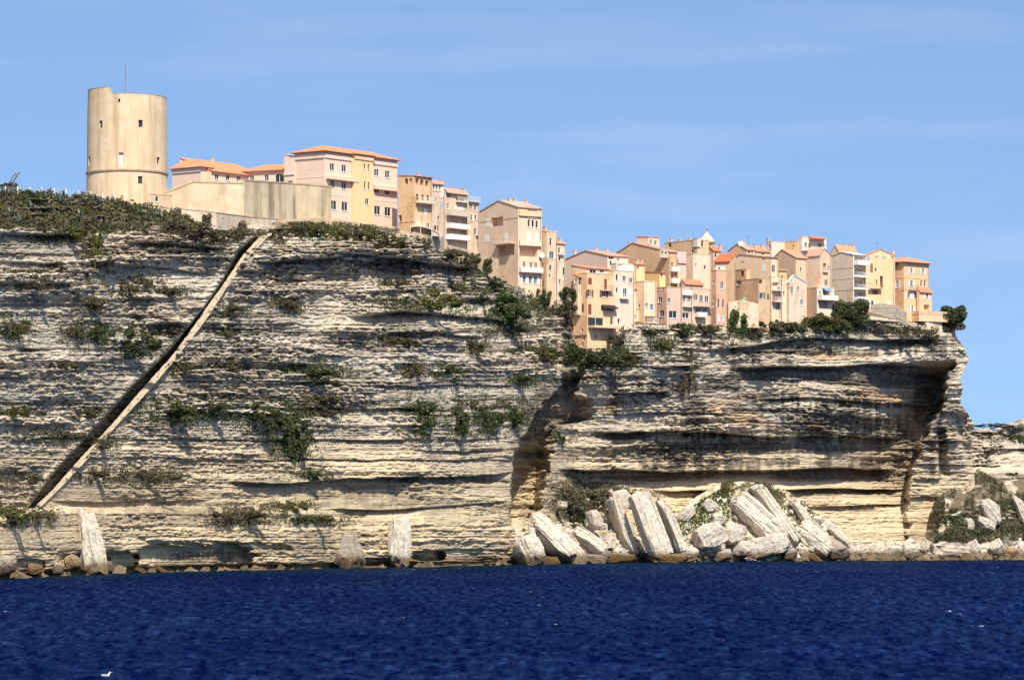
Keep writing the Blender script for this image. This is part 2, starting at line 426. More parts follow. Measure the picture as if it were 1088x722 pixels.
rust = np.zeros_like(Xa)
for cx, cy, w, h in ((815, 435, 90, 36), (930, 420, 60, 22), (760, 480, 40, 10), (890, 378, 70, 6), (660, 430, 40, 14), (845, 455, 70, 14)): rust = np.maximum(rust, ell(cx, cy, w, h))
rust = ss(.28, .6, rust * fbm(Xa / 25, Ya / 12, 56)) * .8
tide = ss(13, 4, f_ - Ya + 6 * (fbm(Xa / 12, Ya / 6, 57) - .5))
lay = layers(Ya + 5 * (fbm(Xa / 190, Ya / 90, 11, 3) - .5), Xa, 2, 7, 61, 130)[2]
soil = (Ya < crest(Xa) + .5).astype(float)
soil = np.maximum(soil, ss(250, 240, Ya + 9 * (fbm(Xa / 14, Ya / 7, 58) - .5)) * (1 - ss(250, 262, Xa)))
soil = np.maximum(soil, ss(252, 244, Ya + 5 * (fbm(Xa / 14, Ya / 7, 59) - .5)) * ss(285, 300, Xa) * (1 - ss(430, 450, Xa)))

def rock_material(name, use_attr=True, tint=(1, 1, 1), grain=None, fine=1.0):
    m = NT(name)
    c = m.coord('Object', (1, 1, 1))
    big = m.noise(c, .07, 4, .6)
    med = m.noise(m.coord('Object', (.5, .5, 3.0)), .6, 6, .65)
    thin = m.noise(m.coord('Object', grain or (.25, .25, 6.0)), .9, 4, .6)
    base = m.mix(big, srgb(223, 211, 193), srgb(236, 223, 201))
    if use_attr:
        base = m.mix(m.attr('warm'), base, srgb(229, 206, 168))
    if use_attr: base = m.mix(m.attr('rust'), base, srgb(222, 176, 124))
    base = m.mix(m.ramp(med, [(.3, 0.0), (.75, 1.0)]), m.mix(.4, base, srgb(176, 158, 134)), base)
    base = m.mix(m.ramp(thin, [(.30, .75), (.48, 0)]), base, m.mix(.6, base, srgb(110, 98, 84)))
    if not use_attr: base = m.mix(m.ramp(m.noise(c, .9, 6, .75), [(.52, 0), (.66, .55)]), base, srgb(112, 104, 94))
    if use_attr:
        base = m.mix(m.math('MULTIPLY', m.attr('grey'), .6), base, srgb(186, 181, 172))
        base = m.mix(m.math('MULTIPLY', m.ramp(m.attr('lay'), [(.25, 1.0), (.45, 0.0)]), .35), base, srgb(120, 108, 92))
        sn = m.math('MULTIPLY', m.attr('stain_shade'), m.ramp(m.noise(m.coord('Object', (1, 1, .45)), .9, 5, .7), [(.28, .45), (.55, 1)]))
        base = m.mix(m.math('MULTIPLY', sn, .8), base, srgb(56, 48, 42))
        base = m.mix(m.math('MULTIPLY', m.attr('tide'), .85), base, m.mix(m.noise(c, .8, 4), srgb(66, 52, 34), srgb(134, 104, 60)))
        base = m.mix(m.attr('soil'), base, m.mix(m.noise(c, .5, 5), srgb(82, 74, 58), srgb(140, 126, 102)))
    else:
        tz = m.n('SeparateXYZ'); g = m.n('NewGeometry'); m.l(g.outputs['Position'], tz.inputs[0])
        tb = m.ramp(m.math('ADD', m.math('MULTIPLY', tz.outputs[2], .25), m.math('MULTIPLY', m.noise(c, .6, 4), .5)), [(.62, 1), (1.0, 0)])
        base = m.mix(m.math('MULTIPLY', tb, .85), base, m.mix(m.noise(c, .8, 4), srgb(66, 52, 34), srgb(134, 104, 60)))
    if tint != (1, 1, 1): base = m.mix(1.0, base, tint, 'MULTIPLY')
    m.col(base)
    h = m.math('ADD', m.math('MULTIPLY', thin, .8), m.math('MULTIPLY', m.noise(c, 1.6, 6, .7), .7))
    m.bump(h, 1.0 * fine, .7)
    return m.m
ROCK = rock_material('limestone_cliff')
cliff = grid_mesh('cliff', P, ROCK, dict(stain_shade=stain_shade, grey=grey, warm=warm, tide=tide, lay=lay, soil=soil, rust=rust))
tag(cliff, kind='structure')

# ---- the farther cliff beyond the buttress
CR2 = [(960, 452), (1000, 452), (1036, 454), (1050, 454), (1058, 455), (1066, 450), (1075, 447), (1088, 443), (1140, 438)]
def macro2(x, y):
    r = np.zeros(np.broadcast(x, y).shape)
    r = r + (62 * ss(492, 545, y) ** .7 + 10 * ss(545, 590, y)) * ss(968, 1012, x - (520 - y) * .3 + 14 * (fbm(x / 14, y / 12, 97) - .5))
    r = r - 10 * ss(500, 455, y)
    for pts, a, ext in (([(1000, 494), (1040, 493), (1066, 496)], 5, 5), ([(1040, 478), (1100, 476)], 3, 4), ([(1050, 512), (1120, 505)], 3, 4), ([(1060, 462), (1100, 462)], 3, 4)):
        p = np.array(pts, float); ly = np.interp(x, p[:, 0], p[:, 1]); e = ss(p[0, 0] - 1, p[0, 0] + 12, x) * (1 - ss(p[-1, 0] - 12, p[-1, 0] + 1, x))
        d = y - ly - 2 * (vn(x / 14, 1, 5) - .5); r = r - a * e * np.where(d > 0, np.exp(-np.clip(d, 0, 99) / ext), 0)
    return r
def Y02(x): return 880 + (x - 1000) * .25
u2 = np.linspace(955, 1140, 230); v2 = np.linspace(0, 1, 200)[:, None]
X2 = np.tile(u2, (200, 1)); c2 = pl(X2, CR2); Yp2 = c2 + v2 * (598 - c2)
R2 = macro2(X2, Yp2) + 1.1 * detail(X2 + 311, Yp2 - 60) * ss(0, .03, v2) + 5 * (fbm(X2 / 22, Yp2 / 22, 90, 4) - .5)
Yd2 = Y02(X2) - R2
P2 = np.stack([(X2 - HX) / F * Yd2, Yd2, CH + (HY - Yp2) / F * Y02(X2)], -1)
bk = []
for d, h in ((250, 1.5), (80, .8), (20, .2)):
    q = P2[:1].copy(); q[..., 1] += d; q[..., 0] *= (P2[:1, :, 1] + d) / P2[:1, :, 1]; q[..., 2] += h; bk.append(q)
P2 = np.concatenate(bk + [P2], 0); X2 = np.concatenate([X2[:1]] * 3 + [X2]); Yp2 = np.concatenate([Yp2[:1]] * 3 + [Yp2])
tide2 = ss(10, 4, 593 - Yp2 + 6 * (fbm(X2 / 8, Yp2 / 6, 57) - .5))
s2 = ss(.45, .6, fbm(X2 / 16, Yp2 / 10, 91, 4) + .25 * np.exp(-((Yp2 - 525) / 22) ** 2) + .12 * np.exp(-((Yp2 - 560) / 25) ** 2) - .1)
soil2 = s2 * ss(1000, 1020, X2 + (Yp2 - 500) * .6) * ss(498, 512, Yp2) * (1 - ss(570, 585, Yp2))
far = grid_mesh('far_cliff', P2, ROCK, dict(stain_shade=.8 * ss(.54, .66, fbm(X2 / 18, Yp2 / 5, 94, 4)), grey=.5 + 0 * X2, warm=.3 + 0 * X2, rust=.3 * fbm(X2 / 20, Yp2 / 9, 96), tide=tide2, lay=fbm(X2 / 40, Yp2 / 4, 93), soil=soil2))
tag(far, kind='structure')

# ---------------- sea
def sea():
    m = NT('sea_water')
    c = m.coord('Object')
    sh = m.attr('shallow')
    colr = m.mix(sh, (.0005, .0030, .034), (.004, .019, .024))
    pz = m.noise(m.coord('Object', (1, .22, 1)), .055, 4, .6)
    colr = m.mix(m.ramp(pz, [(.4, 0), (.7, .5)]), colr, (.0009, .0048, .052))
    a = m.noise(m.coord('Object', (1, 1.5, 1)), 1.3, 5, .65)
    b = m.noise(m.coord('Object', (1, 1.4, 1)), .35, 3, .6)
    bp = m.n('Bump'); bp.inputs['Strength'].default_value = 1.0; bp.inputs['Distance'].default_value = 1.3
    m.l(m.math('ADD', m.math('MULTIPLY', a, .6), b), bp.inputs['Height'])
    df = m.n('BsdfDiffuse'); m.l(bp.outputs[0], df.inputs['Normal'])
    gl = m.n('BsdfGlossy'); gl.inputs[0].default_value = (.26, .52, 1, 1); gl.inputs['Roughness'].default_value = .16; m.l(bp.outputs[0], gl.inputs['Normal'])
    fr = m.n('Fresnel'); fr.inputs[0].default_value = 1.33; m.l(bp.outputs[0], fr.inputs['Normal'])
    ms = m.n('MixShader'); gust = m.ramp(m.noise(m.coord('Object', (1.0, .2, 1)), 1.0, 5, .7), [(.38, .015), (.54, .20), (.76, .72)])
    g2 = m.ramp(m.noise(m.coord('Object', (.03, .008, 1)), 1.0, 3, .5), [(.3, .45), (.7, 1.0)])
    m.l(m.math('MULTIPLY', m.math('MULTIPLY', fr.outputs[0], 1.15), m.math('MULTIPLY', gust, g2)), ms.inputs[0]); fo = m.ramp(m.math('MULTIPLY', m.noise(m.coord('Object', (.9, .2, 1), (31, 7, 0)), 1.0, 6, .6), m.noise(m.coord('Object', (.06, .02, 1)), 1.0, 2)), [(.425, 0), (.45, .8)])
    m.l(m.mix(fo, colr, (.6, .65, .7)), df.inputs[0])
    m.l(df.outputs[0], ms.inputs[1]); m.l(gl.outputs[0], ms.inputs[2]); m.l(ms.outputs[0], m.out.inputs[0])
    ys = 150 * (900 / 150) ** np.linspace(0, 1, 720)
    xs = np.linspace(-.30, .30, 640)
    Yg, Xg = np.meshgrid(ys, xs, indexing='ij'); Xg = Xg * Yg
    z = np.zeros_like(Xg); rs = np.random.default_rng(3)
    for k in range(70):
        lam = rs.uniform(1.6, 3.5) if k < 45 else rs.uniform(3.5, 11)
        th = rs.normal(R(115), R(32)); kx, ky = math.cos(th) * 2 * math.pi / lam, math.sin(th) * 2 * math.pi / lam
        amp = .0045 * lam * rs.uniform(.5, 1.2)
        ph = kx * Xg + ky * Yg + rs.uniform(0, 6.28)
        z += amp * (np.sin(ph) + .25 * np.cos(2 * ph))
    z *= (.55 + .9 * fbm(Xg / 14, Yg / 30, 71, 3)) * (1 - .6 * ss(400, 640, Yg))
    xpx = HX + F * Xg / Yg; coast = Y0(xpx)
    shal = ss(70, 8, coast - Yg + 14 * (fbm(Xg / 12, Yg / 30, 72) - .5))
    me_P = np.stack([Xg, Yg, z - .05], -1)
    o = grid_mesh('sea', me_P, m.m, dict(shallow=shal), smooth=True); tag(o, kind='structure')
    # the open sea all round
    S = 30000; e = 0.175
    # open sea as a frame that butts against the detailed part
    vs = [(-S, -S, -.45), (S, -S, -.45), (S, S, -.45), (-S, S, -.45)]
    o2 = mesh_obj('open_sea', vs, [(0, 1, 2, 3)], m.m); tag(o2, kind='structure')
sea()
# ---------------- building kit
_mats = {}
def stucco(rgb, wear=.35):
    key = ('st', rgb, wear)
    if key in _mats: return _mats[key]
    m = NT('stucco_%d_%d_%d' % rgb)
    c = m.coord('Object')
    K = (.93, .85, .785)
    rgb = tuple(int(.56 * v + .44 * q) for v, q in zip(rgb, (226, 211, 196)))
    b = tuple(v * k for v, k in zip(srgb(*rgb), K))
    dk = tuple(v * .55 for v in b); dk = (dk[0], dk[1] * .95, dk[2] * .85)
    lt = tuple(min(.8, v * 1.08) for v in b)
    base = m.mix(m.ramp(m.noise(c, .35, 5, .65), [(.35, 0), (.7, 1)]), b, lt)
    base = m.mix(m.math('MULTIPLY', m.math('MULTIPLY', m.ramp(m.noise(m.coord('Object', (1, 1, .16)), .75, 5, .6), [(.5, 0), (.8, 1)]), m.ramp(m.noise(c, .22, 3), [(.36, 0), (.55, 1)])), min(1, wear * 1.15)), base, dk)
    base = m.mix(m.math('MULTIPLY', m.ramp(m.noise(m.coord('Object', (1, 1, 1), (7, 3, 1)), .5, 6, .75), [(.50, 0), (.66, 1)]), min(1, wear * 1.3)), base, (b[0] * .74, b[1] * .66, b[2] * .56))
    m.col(base); m.bump(m.noise(c, 3, 4), .25, .05)
    _mats[key] = m.m; return m.m
def plain(name, rgb, rough=.8, var=.15, spec=.2):
    key = ('pl', name, rgb)
    if key in _mats: return _mats[key]
    m = NT(name); b = srgb(*rgb)
    m.col(m.mix(m.math('MULTIPLY', m.noise(m.coord('Object'), 2.2, 4), 1), tuple(v * (1 - var) for v in b), tuple(min(.9, v * (1 + var)) for v in b)))
    m.set(Roughness=rough, Specular_IOR_Level=spec); _mats[key] = m.m; return m.m
def tiles(rgb=(214, 128, 84)):
    key = ('ti', rgb)
    if key in _mats: return _mats[key]
    m = NT('clay_roof_tiles'); c = m.coord('Object'); b = srgb(int(rgb[0] * .93), int(rgb[1] * 1.0), int(rgb[2] * 1.12))
    base = m.mix(m.noise(c, 1.3, 5, .7), tuple(v * .6 for v in b), tuple(min(.8, v * 1.35) for v in b))
    base = m.mix(m.ramp(m.noise(m.coord('Object', (3, 3, 3)), 1.6, 3), [(.5, 0), (.7, .5)]), base, srgb(206, 172, 134))
    m.col(base)
    wv = m.n('TexWave', wave_type='BANDS', bands_direction='DIAGONAL'); wv.inputs['Scale'].default_value = 1.2; wv.inputs['Distortion'].default_value = .6
    m.l(c, wv.inputs[0]); m.bump(wv.outputs['Fac'], .6, .08)
    _mats[key] = m.m; return m.m
def glass():
    if 'g' in _mats: return _mats['g']
    m = NT('window_glass'); m.col(m.mix(m.objrand(), srgb(20, 24, 28), srgb(62, 66, 70))); m.set(Roughness=.12, Specular_IOR_Level=.5)
    _mats['g'] = m.m; return m.m
WHITE = (226, 222, 214)

class MB:
    def __init__(s): s.v = []; s.f = []
    def quad(s, *p):
        n = len(s.v); s.v += [tuple(q) for q in p]; s.f.append(tuple(range(n, n + len(p))))
    def hexa(s, p):     # 8 points: bottom 4, top 4
        n = len(s.v); s.v += [tuple(q) for q in p]
        for a in ((0, 3, 2, 1), (4, 5, 6, 7), (0, 1, 5, 4), (1, 2, 6, 5), (2, 3, 7, 6), (3, 0, 4, 7)): s.f.append(tuple(n + i for i in a))
    def box(s, a, b):
        x0, y0, z0 = a; x1, y1, z1 = b
        s.hexa([(x0, y0, z0), (x1, y0, z0), (x1, y1, z0), (x0, y1, z0), (x0, y0, z1), (x1, y0, z1), (x1, y1, z1), (x0, y1, z1)])
    def cyl(s, c, r0, r1, h, n=12, top=True):
        k = len(s.v)
        for i in range(n):
            a = 2 * math.pi * i / n
            s.v.append((c[0] + r0 * math.cos(a), c[1] + r0 * math.sin(a), c[2]))
        for i in range(n):
            a = 2 * math.pi * i / n
            s.v.append((c[0] + r1 * math.cos(a), c[1] + r1 * math.sin(a), c[2] + h))
        for i in range(n):
            j = (i + 1) % n; s.f.append((k + i, k + j, k + n + j, k + n + i))
        s.f.append(tuple(k + n + i for i in range(n))); s.f.append(tuple(k + n - 1 - i for i in range(n)))
    def tube(s, p, q, r, n=6):
        p = Vector(p); q = Vector(q); d = (q - p); L = d.length; d.normalize()
        a = d.orthogonal().normalized(); b = d.cross(a); k = len(s.v)
        for P in (p, q):
            for i in range(n):
                t = 2 * math.pi * i / n; s.v.append(tuple(P + r * (math.cos(t) * a + math.sin(t) * b)))
        for i in range(n):
            j = (i + 1) % n; s.f.append((k + i, k + j, k + n + j, k + n + i))
        s.f.append(tuple(k + i for i in range(n))); s.f.append(tuple(k + n + i for i in range(n)))
    def build(s, name, mat, parent=None, smooth=False): return mesh_obj(name, s.v, s.f, mat, parent, smooth)

def Ycrest(x): return float(surf_Y(np.array([float(x)]), np.array([float(crest(x)) + .5]))[0])

class House:
    """one volume: corner column xc, base row yb, top row yt, wl/wr px of the left and right wall"""
    def __init__(s, name, label, cat, xc, yb, yt, wl, wr, rgb, th=38, dY=1.5, Y=None, root=None, wear=.35, down=4.0, rgbL=None, group=None):
        s.Y = Y if Y else Ycrest(xc) + dY
        s.th = R(th); s.O = W(xc, yb, s.Y)
        s.root = root or empty(name, s.O, s.th)
        s.own = root is None
        if s.own: tag(s.root, label, cat, group)
        s.off = Vector((0, 0, 0))
        if not s.own:
            s.off = Matrix.Rotation(-s.root.rotation_euler.z, 3, 'Z') @ (s.O - s.root.location)
            s.rel = s.th - s.root.rotation_euler.z
        else: s.rel = 0
        s.xc, s.yb, s.yt = xc, yb, yt
        def ln(xp, dx, dy):
            k = (xp - HX) / F; return (k * s.O.y - s.O.x) / (dx - k * dy)
        ct, sn = math.cos(s.th), math.sin(s.th)
        s.wr = ln(xc + wr, ct, sn) if wr > 0 else -wr
        s.wl = ln(xc - wl, -sn, ct) if wl > 0 else -wl
        s.H = (yb - yt) / F * s.Y
        s.z0 = -down
        s.rgb = rgb; s.mat = stucco(rgb, wear); s.rgbL = rgbL
        s.holes = {'R': [], 'L': []}; s.todo = []; s.prof = {}
        s.roofobj = None
    def loc(s, face, px, py):
        """photo point on a wall -> (u, z) on it"""
        d = Vector(((px - HX) / F, 1, (HY - py) / F)); Rm = Matrix.Rotation(-s.th, 3, 'Z')
        o = Rm @ (Vector((0, 0, CH)) - s.O); d = Rm @ d
        if face == 'R': t = -o.y / d.y; q = o + t * d; return q.x, q.z
        t = -o.x / d.x; q = o + t * d; return q.y, q.z
    def depth(s, face, px):
        d = Vector(((px - HX) / F, 1, 0)); Rm = Matrix.Rotation(-s.th, 3, 'Z')
        o = Rm @ (Vector((0, 0, CH)) - s.O); d = Rm @ d
        return -o.y / d.y if face == 'R' else -o.x / d.x
    def pt(s, face, u, z, d=0.0):
        p = Vector((u, -d, z)) if face == 'R' else Vector((-d, u, z))
        return s.T(p)
    def T(s, p):
        p = Vector(p)
        if s.own: return p
        return Matrix.Rotation(s.rel, 3, 'Z') @ p + s.off
    def fbox(s, mb, face, u0, u1, z0, z1, d0, d1):
        P = lambda u, z, d: s.pt(face, u, z, d)
        mb.hexa([P(u0, z0, d0), P(u1, z0, d0), P(u1, z0, d1), P(u0, z0, d1), P(u0, z1, d0), P(u1, z1, d0), P(u1, z1, d1), P(u0, z1, d1)])
    def rect(s, face, x, y, w, h):
        a = s.loc(face, x - w / 2, y); b = s.loc(face, x + w / 2, y); c = s.loc(face, x, y - h / 2); d = s.loc(face, x, y + h / 2)
        u0, u1 = sorted((a[0], b[0])); z0, z1 = sorted((c[1], d[1]))
        W_ = s.wr if face == 'R' else s.wl
        u0 = max(u0, .12); u1 = min(u1, W_ - .12); z1 = min(z1, s.H - .1)
        return u0, u1, z0, z1
    def win(s, face, x, y, w=3, h=5, kind='w', col=WHITE, n=2):
        r = s.rect(face, x, y, w, h)
        if r[1] - r[0] < .15 or r[3] - r[2] < .2: return s
        for q in s.holes[face]:
            if not (r[1] < q[0] or r[0] > q[1] or r[3] < q[2] or r[2] > q[3]): return s
        s.todo.append((face, r, kind, col, n)); s.holes[face].append(r); return s
    def wins(s, face, pts, w=3, h=5, kind='w', col=WHITE):
        for p in pts: s.win(face, p[0], p[1], w, h, kind, col)
        return s
    def row(s, face, x0, y0, x1, y1, n, w=3, h=5, kind='w', col=WHITE):
        for k in range(n):
            q = k / max(1, n - 1); s.win(face, x0 + (x1 - x0) * q, y0 + (y1 - y0) * q, w, h, kind, col)
        return s
    def balcony(s, face, x0, x1, y, depth=1.1, rail='bars', col=WHITE, slab=None, h=1.0):
        a = s.loc(face, x0, y); b = s.loc(face, x1, y); u0, u1 = sorted((a[0], b[0])); z = (a[1] + b[1]) / 2
        m = MB(); s.fbox(m, face, u0, u1, z - .18, z, -.05, depth)
        o = m.build('balcony', stucco(slab or (206, 196, 180), .4), s.root)
        m = MB()
        if rail == 'bars':
            for zz in (.08, h): s.fbox(m, face, u0, u1, z + zz - .03, z + zz + .03, depth - .08, depth - .03)
            k = max(3, int((u1 - u0) / .35))
            for i in range(k + 1):
                u = u0 + .03 + (u1 - u0 - .06) * i / k; s.fbox(m, face, u - .025, u + .025, z + .11, z + h - .03, depth - .075, depth - .035)
            for u in (u0, u1 - .05):
                s.fbox(m, face, u, u + .05, z + h - .03, z + h + .03, 0, depth - .08)
        else:
            s.fbox(m, face, u0 + .004, u1 - .004, z + .003, z + h, depth - .12, depth - .004)
            for u in (u0 + .004, u1 - .124): s.fbox(m, face, u, u + .12, z + .003, z + h - .01, 0, depth - .12)
        r = m.build('railing', plain('railing_paint', col), s.root); r.parent = o
        return s
    def band(s, face, y0, h=.18, d=.06, col=None, x0=None, x1=None, name='string_course'):
        W_ = s.wr if face == 'R' else s.wl
        xm = s.xc + (1 if face == 'R' else -1)
        z = s.loc(face, xm, y0)[1]; m = MB()
        u0 = 0 if x0 is None else s.loc(face, x0, y0)[0]; u1 = W_ if x1 is None else s.loc(face, x1, y0)[0]
        u0, u1 = sorted((u0, u1))
        s.fbox(m, face, u0, u1, z - h, z, -.03, d)
        m.build(name, stucco(col or WHITE, .3), s.root); return s
    def roof(s, kind='flat', h=0, rgb=(214, 128, 84), over=.35, ridge=.5):
        s.kind = kind; s.rh = h / F * s.Y; s.ro = over; s.rrgb = rgb; s.rp = ridge; return s
    def chim(s, *lst):
        s.ch = lst; return s
    def extra(s):
        rs = random.Random(int(s.xc * 13 + s.yt)); W_ = s.wr
        if s.H < 5 or W_ < 4: return
        for j in range(int((s.H - 1.5) / 3.0)):
            for i in range(int((W_ - 1) / 2.3)):
                if rs.random() > .42: continue
                u = .9 + i * 2.3 + rs.uniform(0, .5); z = 1.6 + j * 3.0 + rs.uniform(-.2, .3); w_, h_ = rs.choice(((.55, .7), (.8, 1.3), (.75, 1.1), (.9, 1.5)))
                r = (u, u + w_, z, z + h_)
                if r[1] > W_ - .4 or r[3] > s.H - .5: continue
                if any(not (r[1] + .5 < q[0] or r[0] - .5 > q[1] or r[3] + .4 < q[2] or r[2] - .5 > q[3]) for q in s.holes['R']): continue
                s.todo.append(('R', r, rs.choice('wwsc'), rs.choice((WHITE, (150, 160, 158), (128, 96, 76), WHITE)), 2)); s.holes['R'].append(r)
    def pipe(s):
        m = MB(); P = [s.pt('R', s.wr - .35, z, .1) for z in (-1, s.H - .1)]; m.tube(P[0], P[1], .07)
        m.build('drain_pipe', plain('pipe', (150, 132, 116)), s.root)
    def done(s):
        if s.own and s.root.get('category') == 'house' and s.root.name.split('.')[0] not in ('cliff_house', 'modern_house', 'last_house', 'corner_house', 'mauve_house'): s.extra()
        if s.own and s.root.get('category') == 'house' and s.H > 8: s.pipe()
        Wr, Wl, H, z0 = s.wr, s.wl, s.H, s.z0
        kind = getattr(s, 'kind', 'flat'); rh = getattr(s, 'rh', 0); ov = getattr(s, 'ro', .35)
        mb = MB(); mbL = MB() if s.rgbL else mb
        dep = {}
        for (face, r, k, c, n) in s.todo: dep[r] = {'o': 1.5, 'd': .2, 'c': .08}.get(k, .25)
        for face in 'RL':
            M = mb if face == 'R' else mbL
            Wd = Wr if face == 'R' else Wl; hs = s.holes[face]
            us = sorted({0, Wd, *[a for r in hs for a in r[:2]]}); zs = sorted({z0, H, *[a for r in hs for a in r[2:]]})
            for i in range(len(us) - 1):
                for j in range(len(zs) - 1):
                    uc, zc = (us[i] + us[i + 1]) / 2, (zs[j] + zs[j + 1]) / 2
                    if any(r[0] < uc < r[1] and r[2] < zc < r[3] for r in hs): continue
                    M.quad(s.pt(face, us[i], zs[j]), s.pt(face, us[i + 1], zs[j]), s.pt(face, us[i + 1], zs[j + 1]), s.pt(face, us[i], zs[j + 1]))
            for r in hs:
                u0, u1, a, b = r; d = -dep[r]
                for (p, q) in (((u0, a), (u1, a)), ((u1, a), (u1, b)), ((u1, b), (u0, b)), ((u0, b), (u0, a))):
                    M.quad(s.pt(face, *p), s.pt(face, *q), s.pt(face, *q, d), s.pt(face, *p, d))
                if d < -1: M.quad(s.pt(face, u0, a, d), s.pt(face, u1, a, d), s.pt(face, u1, b, d), s.pt(face, u0, b, d))
        T = s.T
        mb.quad(T((Wr, 0, z0)), T((Wr, Wl, z0)), T((Wr, Wl, H)), T((Wr, 0, H)))
        mb.quad(T((0, Wl, z0)), T((Wr, Wl, z0)), T((Wr, Wl, H)), T((0, Wl, H)))
        rp = getattr(s, 'rp', .5)
        ztop = lambda x, y: H
        rm = MB()
        def slab(pts, th=.16):     # roof plane given as polygon of local points
            n = len(rm.v); P = [T(p) for p in pts]; Q = [T((p[0], p[1], p[2] + th)) for p in pts]; k = len(pts)
            rm.v += [tuple(p) for p in P + Q]; rm.f.append(tuple(n + k - 1 - i for i in range(k))); rm.f.append(tuple(n + k + i for i in range(k)))
            for i in range(k):
                j = (i + 1) % k; rm.f.append((n + i, n + j, n + k + j, n + k + i))
        if kind == 'flat':
            slab([(-.06, -.06, H), (Wr + .06, -.06, H), (Wr + .06, Wl + .06, H), (-.06, Wl + .06, H)], .14)
            rmat = stucco(tuple(int(c * .93) for c in s.rgb), .6)
            if rh > 0:
                for (a, b) in (((0, 0), (Wr, .2)), ((0, .2), (.2, Wl))):
                    n = len(rm.v); pts = [T((x, y, z)) for z in (H + .14, H + rh) for (x, y) in ((a[0], a[1]), (b[0], a[1]), (b[0], b[1]), (a[0], b[1]))]
                    rm.hexa(pts)
        else:
            rmat = tiles(s.rrgb)
            if kind == 'hip':
                a = min(Wr, Wl) / 2; e = ov
                k = rh / a
                lo = H - 0
                if Wr >= Wl: r0, r1 = (a, Wl / 2, H + rh), (Wr - a, Wl / 2, H + rh)
                else: r0, r1 = (Wr / 2, a, H + rh), (Wr / 2, Wl - a, H + rh)
                c = [(-e, -e, H), (Wr + e, -e, H), (Wr + e, Wl + e, H), (-e, Wl + e, H)]
                if Wr >= Wl: slab([c[0], c[1], r1, r0]); slab([c[1], c[2], r1]); slab([c[2], c[3], r0, r1]); slab([c[3], c[0], r0])
                else: slab([c[0], c[1], r0]); slab([c[1], c[2], r1, r0]); slab([c[2], c[3], r1]); slab([c[3], c[0], r0, r1])
            elif kind == 'gL':       # gable on the left wall, ridge parallel to the right wall
                yr = Wl * rp; e = ov
                kf = rh / yr; kb = rh / (Wl - yr)
                slab([(-.15, -e, H - kf * e), (Wr + .15, -e, H - kf * e), (Wr + .15, yr, H + rh), (-.15, yr, H + rh)])
                slab([(-.15, yr, H + rh), (Wr + .15, yr, H + rh), (Wr + .15, Wl + e, H - kb * e), (-.15, Wl + e, H - kb * e)])
                mbL.quad(T((0, 0, H)), T((0, Wl, H)), T((0, yr, H + rh))); mb.quad(T((Wr, 0, H)), T((Wr, Wl, H)), T((Wr, yr, H + rh)))
            elif kind == 'gR':
                xr = Wr * rp; e = ov; ka = rh / xr; kb = rh / (Wr - xr)
                slab([(-e, -.15, H - ka * e), (xr, -.15, H + rh), (xr, Wl + .15, H + rh), (-e, Wl + .15, H - ka * e)])
                slab([(xr, -.15, H + rh), (Wr + e, -.15, H - kb * e), (Wr + e, Wl + .15, H - kb * e), (xr, Wl + .15, H + rh)])
                mb.quad(T((0, 0, H)), T((Wr, 0, H)), T((xr, 0, H + rh))); mb.quad(T((0, Wl, H)), T((Wr, Wl, H)), T((xr, Wl, H + rh)))
            elif kind == 'sR':       # single slope falling to the right-hand wall
                e = ov; k = rh / Wl
                slab([(-.12, -e, H - k * e), (Wr + .12, -e, H - k * e), (Wr + .12, Wl + .1, H + rh), (-.12, Wl + .1, H + rh)])
                mbL.quad(T((0, 0, H)), T((0, Wl, H)), T((0, Wl, H + rh))); mb.quad(T((Wr, 0, H)), T((Wr, Wl, H)), T((Wr, Wl, H + rh)))
                mb.quad(T((0, Wl, H)), T((Wr, Wl, H)), T((Wr, Wl, H + rh)), T((0, Wl, H + rh)))
            elif kind == 'sL':       # single slope falling to the left-hand wall
                e = ov; k = rh / Wr
                slab([(-e, -.12, H - k * e), (Wr + .1, -.12, H + rh), (Wr + .1, Wl + .12, H + rh), (-e, Wl + .12, H - k * e)])
                mb.quad(T((0, 0, H)), T((Wr, 0, H)), T((Wr, 0, H + rh))); mb.quad(T((0, Wl, H)), T((Wr, Wl, H)), T((Wr, Wl, H + rh)))
                mb.quad(T((Wr, 0, H)), T((Wr, Wl, H)), T((Wr, Wl, H + rh)), T((Wr, 0, H + rh)))
        mb.build('wall', s.mat, s.root)
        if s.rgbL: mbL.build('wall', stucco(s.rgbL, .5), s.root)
        ro = rm.build('roof', rmat, s.root); s.roofobj = ro
        for (a, b, hh) in getattr(s, 'ch', ()):
            m = MB(); x, y = a * Wr, b * Wl
            zt = H + rh + hh if kind not in ('flat',) else H + hh
            for q in (((x - .3, y - .25, H - .2), (x + .3, y + .25, zt)), ((x - .38, y - .33, zt + .003), (x + .38, y + .33, zt + .12))):
                n0 = len(m.v); m.box(*q)
                m.v[n0:] = [tuple(T(p)) for p in m.v[n0:]]
            m.build('chimney', stucco((196, 170, 146), .5), s.root).parent = ro
